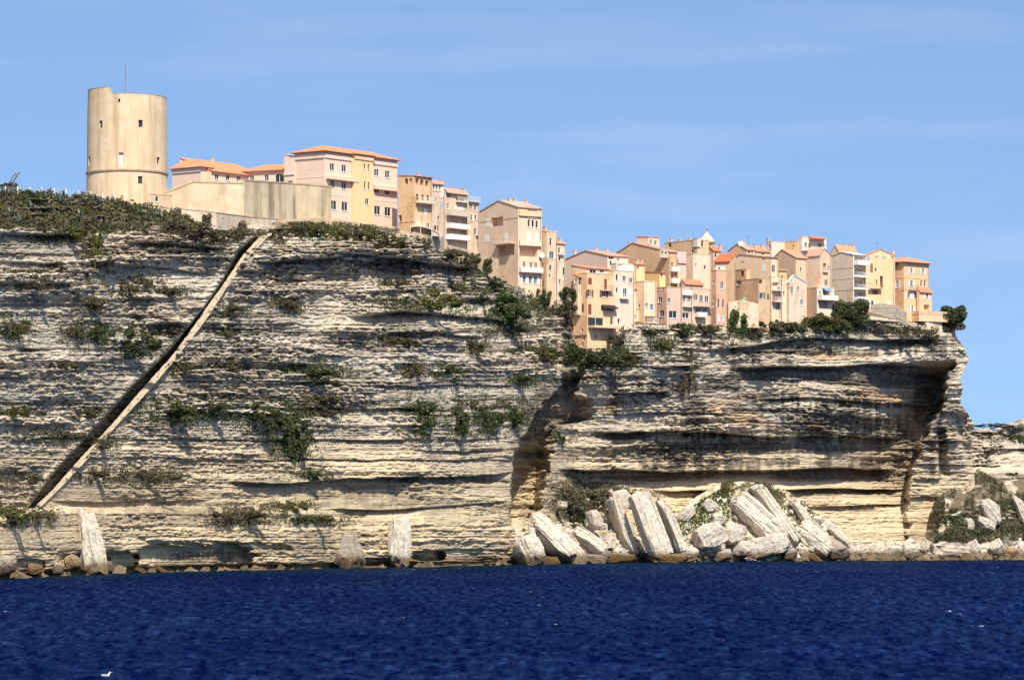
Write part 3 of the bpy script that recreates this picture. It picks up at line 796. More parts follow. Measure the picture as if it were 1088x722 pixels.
        for (face, r, k, c, n) in s.todo:
            u0, u1, a, b = r
            if k == 'o': continue
            m = MB()
            if k in ('w', 's', 'a', 'd'):
                t = min(.09, (u1 - u0) * .12)
                d0, d1 = -.2, -.1
                for (p, q, z_, w_) in ((u0, u0 + t, a, b), (u1 - t, u1, a, b), (u0 + t, u1 - t, a, a + t), (u0 + t, u1 - t, b - t, b)): s.fbox(m, face, p, q, z_, w_, d0, d1)
                if k != 'd' and u1 - u0 > .8:
                    um = (u0 + u1) / 2; s.fbox(m, face, um - t / 2, um + t / 2, a + t, b - t, d0, d1 - .01)
                if k != 'd': s.fbox(m, face, u0 - .06, u1 + .06, a - .09, a - .004, -.06, .1)     # sill
                fr = m.build('door' if k == 'd' else 'window', plain('joinery', WHITE if k != 'd' else c), s.root)
                g = MB(); g.quad(s.pt(face, u0, a, -.17), s.pt(face, u1, a, -.17), s.pt(face, u1, b, -.17), s.pt(face, u0, b, -.17))
                g.build('pane' if k != 'd' else 'door_leaf', glass() if k != 'd' else plain('door_paint', c), fr)
                if k == 's':
                    wv = (u1 - u0) * .5
                    for (p, q) in ((u0 - wv, u0 - .02), (u1 + .02, u1 + wv)):
                        h = MB(); s.fbox(h, face, p, q, a - .02, b + .02, .01, .06)
                        h.build('shutter', plain('shutter_paint', c), fr)
                if k == 'a':
                    h = MB(); rr = (u1 - u0) / 2; um = (u0 + u1) / 2
                    for sgn in (-1, 1):
                        prev = None
                        for i in range(7):
                            an = math.pi / 2 * i / 6; p = (um + sgn * rr * math.cos(an), b - rr + rr * math.sin(an))
                            if prev: h.quad(s.pt(face, *prev, .004), s.pt(face, *p, .004), s.pt(face, um + sgn * rr, b, .004))
                            prev = p
                    h.build('arch', s.mat, s.root).parent = fr
            elif k == 'c':
                s.fbox(m, face, u0, (u0 + u1) / 2 - .012, a, b, -.07, .03); s.fbox(m, face, (u0 + u1) / 2 + .012, u1, a, b, -.07, .03)
                m.build('shutter', plain('shutter_paint', c), s.root)
        return s
BR = (128, 74, 52); GR = (120, 124, 122); GN = (60, 96, 74); BL = (92, 138, 176)
PINK = (238, 206, 186)
# ---------------- old round tower (a former windmill) on the point
def tower():
    Yt = Ycrest(150) + 16; cx = 135.2; s = Yt / F
    O = W(cx, 212, Yt); root = empty('round_tower', O)
    tag(root, 'tall round cream stone tower with a thin mast on its top', 'tower')
    N = 96
    zof = lambda y: (212 - y) * s
    # radius profile (row, px radius)
    prof = [(232, 44.0), (212, 43.6), (198, 43.1), (185.5, 42.6), (150, 42.3), (118, 42.0), (108, 41.6)]
    holes = [(111.2, 136, 3.6, 7.6), (153.6, 135.6, 4.2, 7.4), (97.4, 173, 2.6, 9), (170.6, 173, 2.8, 7), (133.6, 173, 5, 13), (153, 195, 4.4, 8), (131.4, 112, 2.4, 4)]
    hs = []
    for (x, y, w_, h_) in holes:
        a = lambda xx: math.asin(max(-1, min(1, (xx - cx) / 42.3)))
        hs.append((a(x - w_ / 2), a(x + w_ / 2), zof(y + h_ / 2), zof(y - h_ / 2)))
    ang = sorted({round(-math.pi / 2 - math.pi + 2 * math.pi * i / N + math.pi / 2, 5) for i in range(N + 1)} | {round(v, 5) for h in hs for v in h[:2]})
    zs = sorted({round(zof(p[0]), 4) for p in prof} | {round(v, 4) for h in hs for v in h[2:]} | {round(zof(y), 4) for y in range(110, 230, 8)})
    def rad(z):
        y = 212 - z / s; return s * float(np.interp(y, [p[0] for p in prof[::-1]], [p[1] for p in prof[::-1]]))
    def pt(a, z, d=0):
        r = rad(z) + d; return (r * math.sin(a), -r * math.cos(a), z)
    m = MB()
    for i in range(len(ang) - 1):
        for j in range(len(zs) - 1):
            ac, zc = (ang[i] + ang[i + 1]) / 2, (zs[j] + zs[j + 1]) / 2
            if any(h[0] < ac < h[1] and h[2] < zc < h[3] for h in hs): continue
            m.quad(pt(ang[i], zs[j]), pt(ang[i + 1], zs[j]), pt(ang[i + 1], zs[j + 1]), pt(ang[i], zs[j + 1]))
    for h in hs:
        a0, a1, z0, z1 = h; q = [(a0, z0), (a1, z0), (a1, z1), (a0, z1)]
        for k in range(4): m.quad(pt(*q[k]), pt(*q[(k + 1) % 4]), pt(*q[(k + 1) % 4], -.6), pt(*q[k], -.6))
    mat = NT('tower_render'); c = mat.coord('Object')
    base = mat.mix(mat.ramp(mat.noise(c, .25, 6, .65), [(.35, 0), (.7, 1)]), srgb(206, 180, 146), srgb(222, 199, 166))
    base = mat.mix(mat.math('MULTIPLY', mat.ramp(mat.noise(mat.coord('Object', (.8, .8, .06)), .7, 5, .7), [(.48, 0), (.70, 1)]), .6), base, srgb(140, 116, 84))
    base = mat.mix(mat.math('MULTIPLY', mat.ramp(mat.noise(mat.coord('Object', (.6, .6, 3)), .9, 5, .7), [(.55, 0), (.75, 1)]), .3), base, srgb(150, 124, 92))
    mat.col(base); mat.bump(mat.noise(mat.coord('Object', (1, 1, 2.2)), 2.4, 5, .7), .4, .08)
    # the rim: higher on the left where the stair comes out
    zt = zof(108); rim = MB()
    def top(a):
        x = cx + 42 * math.sin(a)
        fr = math.cos(a) > -.3
        return zof(97.5) if (x < 120 and fr) else zof(97.5) + (zof(104.5) - zof(97.5)) * min(1, (x - 120) / 2.5) if fr and x < 122.5 else zof(104.5)
    aa = np.linspace(-math.pi, math.pi, 193)
    for i in range(192):
        a, b = float(aa[i]), float(aa[i + 1]); ta, tb = top(a), top(b)
        for d0, d1 in ((0, 0), (-.7, -.7)):
            m.quad(pt(a, zt, d0), pt(b, zt, d0), (*pt(b, zt, d1)[:2], tb), (*pt(a, zt, d1)[:2], ta))
        rim.hexa([(*pt(a, zt, -.72)[:2], ta - .002), (*pt(b, zt, -.72)[:2], tb - .002), (*pt(b, zt, .04)[:2], tb - .002), (*pt(a, zt, .04)[:2], ta - .002),
                  (*pt(a, zt, -.72)[:2], ta + .1), (*pt(b, zt, -.72)[:2], tb + .1), (*pt(b, zt, .04)[:2], tb + .1), (*pt(a, zt, .04)[:2], ta + .1)])
    m.build('tower_wall', mat.m, root)
    rim.build('coping', stucco((150, 130, 108), .8), root)
    t = MB(); n = 96
    for i in range(n):
        a, b = 2 * math.pi * i / n, 2 * math.pi * (i + 1) / n; z0, z1 = zof(185.6), zof(183.8)
        t.hexa([pt(a, z0, -.05), pt(b, z0, -.05), pt(b, z0, .22), pt(a, z0, .22), pt(a, z1, -.05), pt(b, z1, -.05), pt(b, z1, .22), pt(a, z1, .22)])
    t.build('stone_ring', stucco((150, 122, 92), .6), root)
    t = MB(); t.cyl((0, 0, zt - .3), rad(zt) - .75, rad(zt) - .75, .3, 48); t.build('roof_terrace', stucco((160, 140, 116), .6), root)
    for k, h in enumerate(hs):
        q = [pt(h[0], h[2], -.4), pt(h[1], h[2], -.4), pt(h[1], h[3], -.4), pt(h[0], h[3], -.4)]
        g = MB(); g.quad(*q)
        g.build('door_leaf' if k == 4 else 'window', plain('door_paint', (214, 212, 200)) if k == 4 else glass(), root)
    t = MB(); t.tube((-1.8 * s, 0, zof(107)), (-1.8 * s, 0, zof(70)), .09); t.tube((-1.8 * s, 0, zof(70)), (-1.8 * s, 0, zof(66)), .045); t.build('mast', plain('grey_metal', (120, 120, 122)), root)
    t = MB(); a = math.asin(-6.5 / 42.3); t.tube(pt(a, zof(186), .05), pt(a, zof(108), .05), .05); t.build('drain_pipe', plain('ochre_pipe', (170, 140, 100)), root)
    t = MB()
    x0 = -30 * s; yy = -29 * s
    for i in range(12):
        a = math.pi * i / 11; b = math.pi * (i + 1) / 11
    t.cyl((-27.5 * s, -18 * s, zof(99.6)), 9 * s, 6.5 * s, 3.0 * s, 20); t.build('stair_cap', plain('rusty_roof', (112, 72, 56)), root)
tower()

RAMP = NT('rampart_stone'); _c = RAMP.coord('Object'); _s = RAMP.n('SeparateXYZ'); RAMP.l(_c, _s.inputs[0])
_m = RAMP.ramp(RAMP.math('ADD', RAMP.math('MULTIPLY', _s.outputs[0], .02), RAMP.math('MULTIPLY', RAMP.noise(_c, .08, 3), .3)), [(.55, .12), (.75, 1)])
_b = RAMP.mix(RAMP.ramp(RAMP.noise(_c, .3, 6, .65), [(.35, 0), (.65, 1)]), srgb(200, 176, 142), srgb(222, 202, 170))
_b = RAMP.mix(RAMP.math('MULTIPLY', RAMP.ramp(RAMP.noise(RAMP.coord('Object', (1, 1, .10)), .33, 6, .7), [(.48, 0), (.66, 1)]), RAMP.math('MULTIPLY', _m, .85)), _b, srgb(116, 104, 84))
_b = RAMP.mix(RAMP.ramp(RAMP.noise(RAMP.coord('Object', (1, 1, 1.3), (9, 2, 4)), .42, 7, .7), [(.62, 0), (.70, .7)]), _b, srgb(214, 200, 172))
RAMP.col(_b); RAMP.bump(RAMP.noise(RAMP.coord('Object', (1, 1, 2)), 1.8, 5, .7), .5, .12); RAMP = RAMP.m
def wallstrip(name, label, cat, pts, rgb, thick=.7, wear=.5, cap=None, group=None, mat=None):
    """free wall along (x, ytop, ybottom, Y) points"""
    root = empty(name, W(pts[0][0], pts[0][2], pts[0][3])); tag(root, label, cat, group)
    m = MB(); cp = MB(); o = root.location
    for a, b in zip(pts[:-1], pts[1:]):
        A0, A1 = W(a[0], a[2], a[3]) - o, W(a[0], a[1], a[3]) - o; B0, B1 = W(b[0], b[2], b[3]) - o, W(b[0], b[1], b[3]) - o
        d = (B0 - A0); d.z = 0; nn = Vector((d.y, -d.x, 0)).normalized()
        if nn.y > 0: nn = -nn
        k = -nn * thick
        m.hexa([A0, B0, B0 + k, A0 + k, A1, B1, B1 + k, A1 + k])
        if cap:
            f = nn * .08; up = Vector((0, 0, cap)); e = Vector((0, 0, .002))
            cp.hexa([A1 + f + e, B1 + f + e, B1 + k - f + e, A1 + k - f + e, A1 + f + up, B1 + f + up, B1 + k - f + up, A1 + k - f + up])
    m.build('masonry', mat or stucco(rgb, wear), root)
    if cap: cp.build('coping', stucco(tuple(int(v * .8) for v in rgb), .7), root)
    return root
yA = Ycrest(200)
wallstrip('bastion_wall', 'long tall beige rampart wall with dark drip streaks, in front of the pink hospital', 'rampart',
          [(128, 210, 226, yA + 9), (177, 205, 226, yA + 4), (205, 194, 232, yA + 8), (259, 195.5, 236, yA + 14), (259.5, 192, 240, yA + 14), (310, 195.5, 240, Ycrest(300) + 7), (352, 199, 240, Ycrest(345) + 6)],
          (208, 184, 134), 1.2, 1.0, .3, mat=RAMP)
o = House('outwork_house', 'low grey-beige stone outbuilding with two dark windows at the foot of the round tower', 'outbuilding', 143, 222, 206, 10, 40, (178, 158, 124), th=28, Y=yA - 1.5)
o.wins('R', [(157, 210.5), (166.6, 211.5)], 3.6, 5.5, 'w', (150, 140, 120)).win('R', 147, 211, 2, 3).roof('flat', 1.2).done()
wallstrip('terrace_parapet', 'low pale patched parapet running below the beige rampart to the stair head', 'parapet',
          [(152, 216, 236, yA - 4), (182, 222, 238, yA - 3), (198, 222.5, 240, yA - 2), (230, 226, 244, yA - 1), (268, 231, 246, Ycrest(265) + 1), (296, 233, 248, Ycrest(290) + 1)], (206, 192, 172), .5, .8, .12)
wallstrip('roadside_wall', 'low tan wall under the pink hospital from the stair head to the ochre house', 'wall',
          [(300, 233, 246, Ycrest(300) + 1), (345, 231, 246, Ycrest(345)), (378, 235.5, 250, Ycrest(378)), (421, 241, 256, Ycrest(421) + .5)], (196, 170, 136), .5, .6)
# lamp-like post fence along the headland
fe = empty('clifftop_fence', W(0, 212, Ycrest(0) + 4)); tag(fe, 'white post and wire fence along the clifftop scrub left of the round tower', 'fence')
pv = None; rails = MB()
for x in np.linspace(-20, 122, 12):
    Yf = Ycrest(x) + 2.2; p = W(x, crest(x) - 1.5, Yf) - fe.location; m = MB(); m.box((p.x - .1, p.y - .1, p.z - 1.6), (p.x + .1, p.y + .1, p.z + 1.15))
    m.build('post', plain('white_paint', (220, 218, 212)), fe)
    if pv is not None:
        for zz in (.5, 1.0): rails.tube((pv.x, pv.y, pv.z + zz), (p.x, p.y, p.z + zz), .025)
        for i in range(1, 14):
            q = pv.lerp(p, i / 14); rails.tube((q.x, q.y, q.z - .2), (q.x, q.y, q.z + .99), .013, 4)
    pv = p
rails.build('wire_mesh', plain('pale_wire', (190, 190, 186)), fe)
o = House('transformer_hut', 'tiny pink-beige hut beside the foot of the round tower, left of it', 'hut', 88, 213, 206.5, 9, 4, (220, 196, 178), th=50, Y=Ycrest(95) + 7); o.roof('flat', 1).done()

# ---------------- pink hospital
h = House('hospital', 'large three-storey pink hospital with an orange hipped roof and a yellow bay', 'hospital', 345, 233, 160.5, 32, 77, (240, 208, 190), th=53, dY=9, wear=.12)
ROOT = h.root
for p in [(353, 177.5), (365.5, 179), (400.2, 183.5), (411.7, 185.3)]: h.win('R', p[0], p[1], 5, 7.5, 'w')
for p in [(353.5, 195), (365.5, 197), (400.5, 201.5), (411.5, 203)]: h.win('R', p[0], p[1], 5, 8, 'w')
for p in [(354.5, 218), (366.3, 219.3), (401, 223.5), (412, 225)]: h.win('R', p[0], p[1], 6.5, 9.5, 'w')
h.win('L', 329, 180, 4, 1.2, 'c', (216, 190, 172))
h.band('R', 163, .9, .22, (246, 226, 210), name='cornice'); h.band('L', 163, .9, .22, (246, 226, 210), name='cornice')
h.band('R', 186.2, .75, .95, (244, 214, 198), 346, 377.5, 'loggia_beam'); h.band('R', 190.5, .85, .95, (244, 214, 198), 396, 421.5, 'loggia_beam')
h.band('R', 205.8, .16, .05, (250, 236, 224)); h.band('L', 187, .16, .05, (250, 236, 224))
h.roof('hip', 8.5, (226, 134, 88), .7).chim((.75, .5, -.6)).done()
b = House('bay', None, None, 376.5, 236, 163.5, 3, 20, (246, 208, 140), th=53, Y=h.depth('R', 376.5) - 1.3, root=ROOT, wear=.12, down=5)
b.wins('R', [(387.6, 177), (391.8, 177.6)], 2, 6).wins('R', [(387.7, 196.8), (392, 197.4)], 2, 8).win('R', 390, 214.2, 4, 6.5)
b.band('R', 164.8, .8, .2, (240, 206, 150), name='cornice'); b.roof('hip', 3, (226, 134, 88), .5).done()
b = House('annex', None, None, 313, 233, 166, 11, -5, (240, 214, 198), th=53, Y=h.depth('L', 313.2) - .3, root=ROOT, wear=.12, down=5)
b.band('L', 183, .5, .2, (248, 234, 222)).win('L', 308, 194, 5, 4); b.roof('sR', 3, (236, 216, 200), .3).done()

# ---------------- low wing with the inner corner
yw = h.depth('L', 313) + 3
k = House('hospital_wing', 'low pink building with a long orange roof just above the beige rampart', 'building', 302, 215, 180, 44, -9, (242, 212, 194), th=64, Y=yw, wear=.12)
k.wins('L', [(267.5, 189.6), (283, 189)], 4.4, 6.5).win('L', 296.8, 189, 9, 9, 'a').roof('sL', 10.5, (226, 134, 88), .6).done()
yi = k.depth('L', 258)
k2 = House('wing', None, None, 224, 215, 181, 3, 60, (242, 212, 194), th=52, Y=yi - 9.5, root=k.root, wear=.12)
k2.wins('R', [(230.5, 188), (242.2, 189), (253.6, 190)], 4, 6.5).roof('sR', 0, (226, 134, 88), .6)
k2.wl = 9; k2.rh = 3.2; k2.chim((.55, .95, .7)).done()
k3 = House('pavilion', None, None, 213.5, 215, 177.5, 30.5, 11, (238, 206, 190), th=52, Y=k2.Y - .6, root=k.root, wear=.12)
k3.band('L', 178, .8, .22, (246, 228, 214), name='cornice').win('L', 197, 191, 3, 4, 'c', (224, 200, 184)); k3.roof('hip', 8.5, (226, 134, 88), .6).done()

# ---------------- houses right of the hospital
a = House('tall_house', 'tall ochre-stained house with an open top-floor loggia, directly right of the pink hospital', 'house', 440.5, 246, 187, 17.5, 18.5, (216, 178, 130), th=48, dY=4, wear=.9)
a.wins('R', [(443.2, 193.2), (448.4, 194), (453.6, 194.8)], 3.6, 6, 'o').wins('L', [(431.5, 192.6), (436.3, 192.6)], 3.6, 6, 'o')
a.wins('R', [(443.3, 209.3), (449, 209.8), (454.6, 210.3)], 2.4, 6, 'd', (96, 84, 74)).win('L', 425, 233, 3.4, 9, 'o')
a.balcony('R', 441, 459, 215.6, 1.3).band('R', 218.6, .15, .1, (170, 130, 90)).band('L', 235, .15, .06, (150, 120, 90)).win('R', 452, 225, 2.6, 6.5, 'c').win('R', 455, 240, 3.6, 6)
a.roof('sR', 2.0, (200, 130, 98), .4).chim((.6, .4, .5)).done()
a2 = House('grey_house', 'narrow grey-cream house with a white glazed roof terrace, second house right of the pink hospital', 'house', 459, 252, 203, 3, 13.5, (212, 192, 164), th=52, Y=Ycrest(459) + 4.5, wear=.8)
a2.win('R', 469, 218, 2.6, 7, 'c', (170, 178, 184)).win('R', 463, 212, 2.2, 4).win('R', 466, 232, 2, 5).roof('flat', 1.5).done()
a3 = House('roof_room', None, None, 459.5, 204, 194.5, 3, 12, (232, 226, 218), th=46, Y=a2.Y + .5, root=a2.root, down=1)
a3.wins('R', [(461, 198.6), (464.2, 198.9), (467.6, 199.2)], 2, 5).roof('sR', 3, (206, 140, 110), .3).chim((.9, .5, .3)).done()
a4 = House('loggia_house', 'cream house with stacked loggias and long balconies, third house right of the pink hospital', 'house', 473.5, 263, 202, 2, 23, (224, 202, 170), th=54, Y=Ycrest(473.5) + 3.5, wear=.7)
a4.win('R', 476.6, 206.5, 4.6, 7, 'o').win('R', 489, 209, 9, 8.5, 'o').win('R', 476, 219, 2.6, 6, 'w').win('R', 487.5, 221, 9, 4, 'c', (232, 222, 206)).win('R', 484.5, 234.5, 20, 7.5, 'o').win('R', 484.5, 248, 20, 8, 'o')
a4.balcony('R', 484, 495.5, 214.5, .7, 'bars').balcony('R', 474, 495.5, 229, 1.2, 'solid', (206, 190, 164)).balcony('R', 474, 495.5, 242.8, 1.2, 'solid', (232, 226, 214)).balcony('R', 474, 495.5, 254.5, 1.2, 'solid', (236, 230, 220))
a4.roof('sR', 2.6, (196, 150, 120), .6).chim((.4, .5, .4), (.8, .4, .3)).done()
a5 = House('narrow_house', 'narrow sandy house with a railed roof terrace, fourth house right of the pink hospital', 'house', 496.5, 272, 214.5, 2, 12.5, (224, 196, 152), th=52, Y=Ycrest(496.5) + 2.5, wear=.7)
a5.wins('R', [(500.4, 219.5), (505, 221)], 3, 6, 'w').win('R', 505.6, 231, 2, 5).win('R', 505, 246, 2.4, 7).win('R', 507.4, 258, 3.2, 15, 'o').balcony('R', 496.8, 508.8, 214, .5, 'bars').roof('flat', .6).done()

# terrace in front of those houses
wallstrip('retaining_wall', 'tan retaining wall with a buttress below the ochre house, left of the white arched canopy', 'retaining wall',
          [(420, 243.5, 262, Ycrest(421) - .5), (432, 246, 268, Ycrest(433) - 1.5), (440.5, 251, 270, Ycrest(441) - 1.5), (441, 246.5, 270, Ycrest(441) - 1.5), (455, 250, 268, Ycrest(455) - 1)], (200, 180, 150), .8, .6)
wallstrip('rubble_wall', 'pale rubble stone terrace wall under the white arched canopy', 'terrace wall', [(453, 250, 270, Ycrest(453) - 2.2), (472, 251.5, 272, Ycrest(472) - 2.2)], (206, 196, 176), .8, 1.0, mat=ROCK)
wallstrip('garden_wall', 'low sandy garden wall with plants behind it below the loggia house', 'garden wall', [(473, 259, 276, Ycrest(473) - 1.5), (500, 266, 282, Ycrest(500) - 1.2)], (206, 188, 160), .5, .8)
# white arched canopy
cn = empty('arched_canopy', W(452, 247, Ycrest(452) + .2)); tag(cn, 'long white arched canopy over the terrace below the grey-cream house', 'canopy')
sc_ = Ycrest(452) / F; m = MB(); N = 14
for i in range(N):
    a0, a1 = math.pi * i / N, math.pi * (i + 1) / N
    def q(aa, e, r=0): 
        u = -math.cos(aa); return (u * 16.5 * sc_, 1.5 + e * 2.2 + u * 9 * sc_, (-1.0 + math.sin(aa) * 6.2 - u * 3.2 + r) * sc_ )
    m.hexa([q(a0, -1), q(a1, -1), q(a1, 1), q(a0, 1), q(a0, -1, .4), q(a1, -1, .4), q(a1, 1, .4), q(a0, 1, .4)])
m.build('awning', plain('white_canvas', (238, 236, 228)), cn)
m = MB()
for u in (-.95, -.3, .4, .95):
    x = u * 16.5 * sc_; y = 1.5 + u * 9 * sc_; m.tube((x, y - 2.1, -6 * sc_), (x, y - 2.1, (-1.2 + math.sqrt(1 - u * u) * 6.0 - u * 3.2) * sc_), .06)
m.build('frame', plain('white_paint', (220, 218, 212)), cn)
def parasol(name, label, x, y, w_, h_, Y, rgb):
    o = empty(name, W(x, y + h_, Y)); tag(o, label, 'parasol'); s = Y / F; m = MB(); n = 8; H = h_ * s; r = w_ / 2 * s
    for i in range(n):
        a, b = 2 * math.pi * i / n, 2 * math.pi * (i + 1) / n
        m.quad((0, 0, H), (r * math.cos(a), r * math.sin(a), H * .55), (r * math.cos(b), r * math.sin(b), H * .55))
        m.quad((r * math.cos(a), r * math.sin(a), H * .55), (r * math.cos(b), r * math.sin(b), H * .55), (r * math.cos(b), r * math.sin(b), H * .45), (r * math.cos(a), r * math.sin(a), H * .45))
    m.build('parasol_top', plain('parasol_cloth', rgb), o); m = MB(); m.tube((0, 0, -1.5), (0, 0, H * .99), .04); m.build('pole', plain('grey_metal', (120, 120, 122)), o)
parasol('parasol', 'pale blue-white parasol on the terrace below the loggia house', 477.5, 250, 12, 8, Ycrest(477) - .2, (214, 222, 230))
# ---------------- large cream house on its ledge
c = House('cliff_house', 'big cream four-storey house with balconies, alone on the rock step left of the lower town', 'house', 550.5, 304, 220, 41, 25, (236, 206, 174), th=36, dY=2, wear=.35)
c.win('L', 528, 235.5, 13, 9.5, 'o').win('L', 518.5, 236.5, 4, 8.5, 'c').win('L', 517, 253, 4.5, 8, 'c').win('L', 538, 252.5, 4, 10, 'c').win('L', 517, 222.5, 2, 3).win('L', 534.5, 220.5, 1.4, 3).win('L', 534.7, 295, 1.4, 3)
c.win('L', 538, 266, 17, 11, 'o')
c.balcony('L', 527.5, 547.5, 259, 1.4, 'bars', (170, 168, 160), (206, 180, 150))
c.wins('R', [(562, 237), (566.2, 237.6), (570.4, 238.2)], 2.8, 8, 'a').wins('R', [(562.2, 252), (570, 252.6)], 4, 9, 'c').win('R', 561.5, 267, 19, 11, 'o').wins('R', [(557, 281), (564.5, 281.5), (569.5, 282)], 3.2, 6, 'w').wins('R', [(557, 296.5), (563.5, 297), (569, 297.5)], 3.4, 8.5, 's')
c.balcony('R', 551, 574, 260.5, .6, 'solid', (232, 204, 172)).balcony('R', 551, 574.5, 289, 1.0, 'solid', (236, 222, 204)).band('L', 231, .12, .05, (140, 116, 96)).band('R', 229, .12, .05, (150, 110, 70)).balcony('R', 551, 574.5, 229, .4, 'solid', (222, 190, 140))
c.roof('gL', 9.5, (212, 160, 132), .3, .5).chim((.3, .4, .5), (.7, .5, .5), (.85, .3, .1)).done()
c2 = House('roof_room', None, None, 561, 229, 221, 3, 9, (226, 210, 196), th=36, Y=c.depth('R', 561) - .2, root=c.root, down=.5); c2.win('R', 566, 225, 5, 5, 'c').roof('sR', 2, (196, 120, 90), .4).done()
wallstrip('stone_pier', 'square stone wall with two pale piers left of the big cream house', 'wall', [(498, 268, 284, Ycrest(500) - .5), (509, 270, 300, Ycrest(509)), (511, 270.5, 306, Ycrest(513) - .5), (530, 275, 300, Ycrest(528) + 1)], (206, 176, 140), .6, .6)
d = House('beige_house', 'tall grey-beige house with few windows, joined to the right side of the big cream house', 'house', 581, 309, 246, 6, 11, (216, 194, 160), th=42, Y=c.depth('R', 576) - .5, wear=.8)
d.win('R', 585.2, 257, 2.4, 8, 'w').win('R', 586, 271, 4.6, 8, 's', (200, 196, 184)).win('R', 585, 284.5, 2.6, 6).win('R', 584, 293, 1.8, 4).win('L', 577.5, 300, 2, 8, 'c', (150, 120, 96)).roof('flat', 1.6).chim((.1, .5, 1.2)).done()
d2 = House('side_house', 'narrow pale house with small balconies at the right end of the cream house group', 'house', 592, 312, 258, 2, 8.5, (222, 206, 182), th=42, Y=d.depth('R', 592) - .3, wear=.7)
d2.win('R', 594.5, 266, 2.4, 6).win('R', 594.6, 275, 2.4, 5).win('R', 599, 288, 2.2, 8).win('R', 595, 299, 2, 5).balcony('R', 592.5, 598, 270, .6, 'bars').roof('sR', 2, (200, 140, 110), .3).chim((.4, .4, .7)).done()

# ---------------- lower town, front row from the left
yE = Ycrest(628) + 1
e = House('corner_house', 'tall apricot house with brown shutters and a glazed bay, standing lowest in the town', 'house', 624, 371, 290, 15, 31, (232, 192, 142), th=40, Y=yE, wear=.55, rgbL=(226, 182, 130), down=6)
e.win('R', 626.8, 298.5, 3.8, 7, 'c', BR).win('R', 643.4, 302, 3, 11, 'd', BR).win('R', 626.6, 311.5, 3.6, 7.5, 's', BR).win('R', 641.5, 312, 4.4, 7, 's', BR).win('R', 626.6, 328.4, 3.4, 11, 'c', BR).win('R', 645.5, 327.5, 14, 5, 'o').win('R', 651, 341, 5, 8, 'w').win('R', 633, 342, 16.5, 9.5, 'w', (206, 212, 208)).win('R', 633.5, 357.5, 2.4, 3.6)
e.wins('L', [(611, 326), (619.4, 327)], 2.2, 8.5, 'c', BR).wins('L', [(618.5, 351), (620.2, 360), (619, 366.5)], 2, 4).win('L', 616.5, 310.2, 3, 5, 'w')
e.balcony('R', 639.5, 649.5, 308.3, .9, 'bars', (110, 100, 90)).balcony('R', 624.6, 653, 348, 2.2, 'solid', (226, 190, 146), (210, 170, 120), .35).band('L', 355, .2, .25, (150, 116, 84))
e.roof('flat', .5).done()
e1 = House('porch_room', None, None, 614, 306, 293.5, 4.5, 9, (238, 204, 164), th=40, Y=e.depth('L', 615) - 1.2, root=e.root, down=6)
e1.win('R', 617.5, 299, 5.4, 7.5).win('L', 611.7, 298, 3, 6).roof('sR', 3, (222, 130, 88), .4).done()
e2 = House('set_back_house', 'cream house with a white glazed box balcony, behind and above the tall apricot house', 'house', 623, 300, 284.5, 16, 24.5, (238, 208, 176), th=40, Y=e.depth('R', 624) + 1.5, wear=.4, down=8)
e2.win('R', 630, 290, 7, 8, 'w', (236, 236, 232)).win('R', 639.5, 287.5, 5, 4.4).balcony('R', 626, 635, 295.5, .6, 'solid', (222, 224, 220)).roof('sR', 4, (218, 140, 100), .4).done()
e3 = House('pink_gable_house', 'pale pink house with a wide blank gable, directly behind the tall apricot house', 'house', 645.5, 296, 271.5, 46, 22, (240, 212, 196), th=37, Y=e.depth('R', 645) + 14, wear=.15, down=14)
e3.win('R', 649.5, 273.5, 6, 3, 'o').win('R', 649, 279.5, 2.8, 5).win('R', 657, 275.5, 3, 3).roof('gL', 7.5, (226, 150, 112), .3, .5).chim((.3, .4, .6), (.6, .3, .5), (.1, .8, .4)).done()
e4 = House('white_house', 'white and pale grey house with irregular small windows, right of the tall apricot house', 'house', 652, 352, 287.5, 6, 22, (226, 212, 190), th=38, Y=e.depth('R', 652) - .2, wear=.35, down=6)
e4.win('R', 655.5, 294.5, 2.4, 7).win('R', 663.4, 296, 3.6, 6).win('R', 670.4, 298, 3.6, 5.4).win('R', 655.5, 308, 2.2, 5).win('R', 664, 311, 4, 9, 's', (190, 206, 216)).win('R', 670, 310, 4, 7, 'c').balcony('R', 658, 667, 317, .8, 'bars').roof('flat', 1).done()
e5 = House('terrace_house', 'white stepped house with dark loggias, high behind the white and pale grey house', 'house', 655, 292, 280, 6, 18, (232, 222, 214), th=38, Y=e4.Y + 9, wear=.3, down=8)
e5.wins('R', [(658.5, 283.3), (664.5, 284.8)], 4.4, 4.6, 'o').balcony('R', 655.5, 672, 287.3, .6, 'solid', (232, 226, 220)).roof('flat', .8).done()
f0 = House('yellow_annex', 'small yellow house with a flat orange roof, left of the larger yellow house', 'house', 676, 300, 280.5, 4.5, 9, (240, 204, 134), th=38, Y=e4.Y + 16, wear=.2, down=8)
f0.win('R', 678, 284, 2.5, 3).roof('sR', 2.5, (218, 130, 90), .3).chim((.3, .4, .5), (.8, .4, .5)).done()
f1 = House('yellow_house', 'bright yellow house with an orange lean-to roof, mid-slope in front of the big brown gable', 'house', 701, 308, 289.5, 20, 6, (246, 206, 118), th=38, Y=e4.Y + 18, wear=.2, down=8)
f1.win('R', 703, 292, 1.8, 5).roof('sR', 2.6, (214, 124, 84), .4).done()
f = House('brown_gable_house', 'huge ochre-brown house with a broad blank gable, rear centre left of the lower town skyline', 'house', 711.5, 306, 267.5, 63, 8, (204, 164, 116), th=40, Y=e4.Y + 26, wear=.45, down=14)
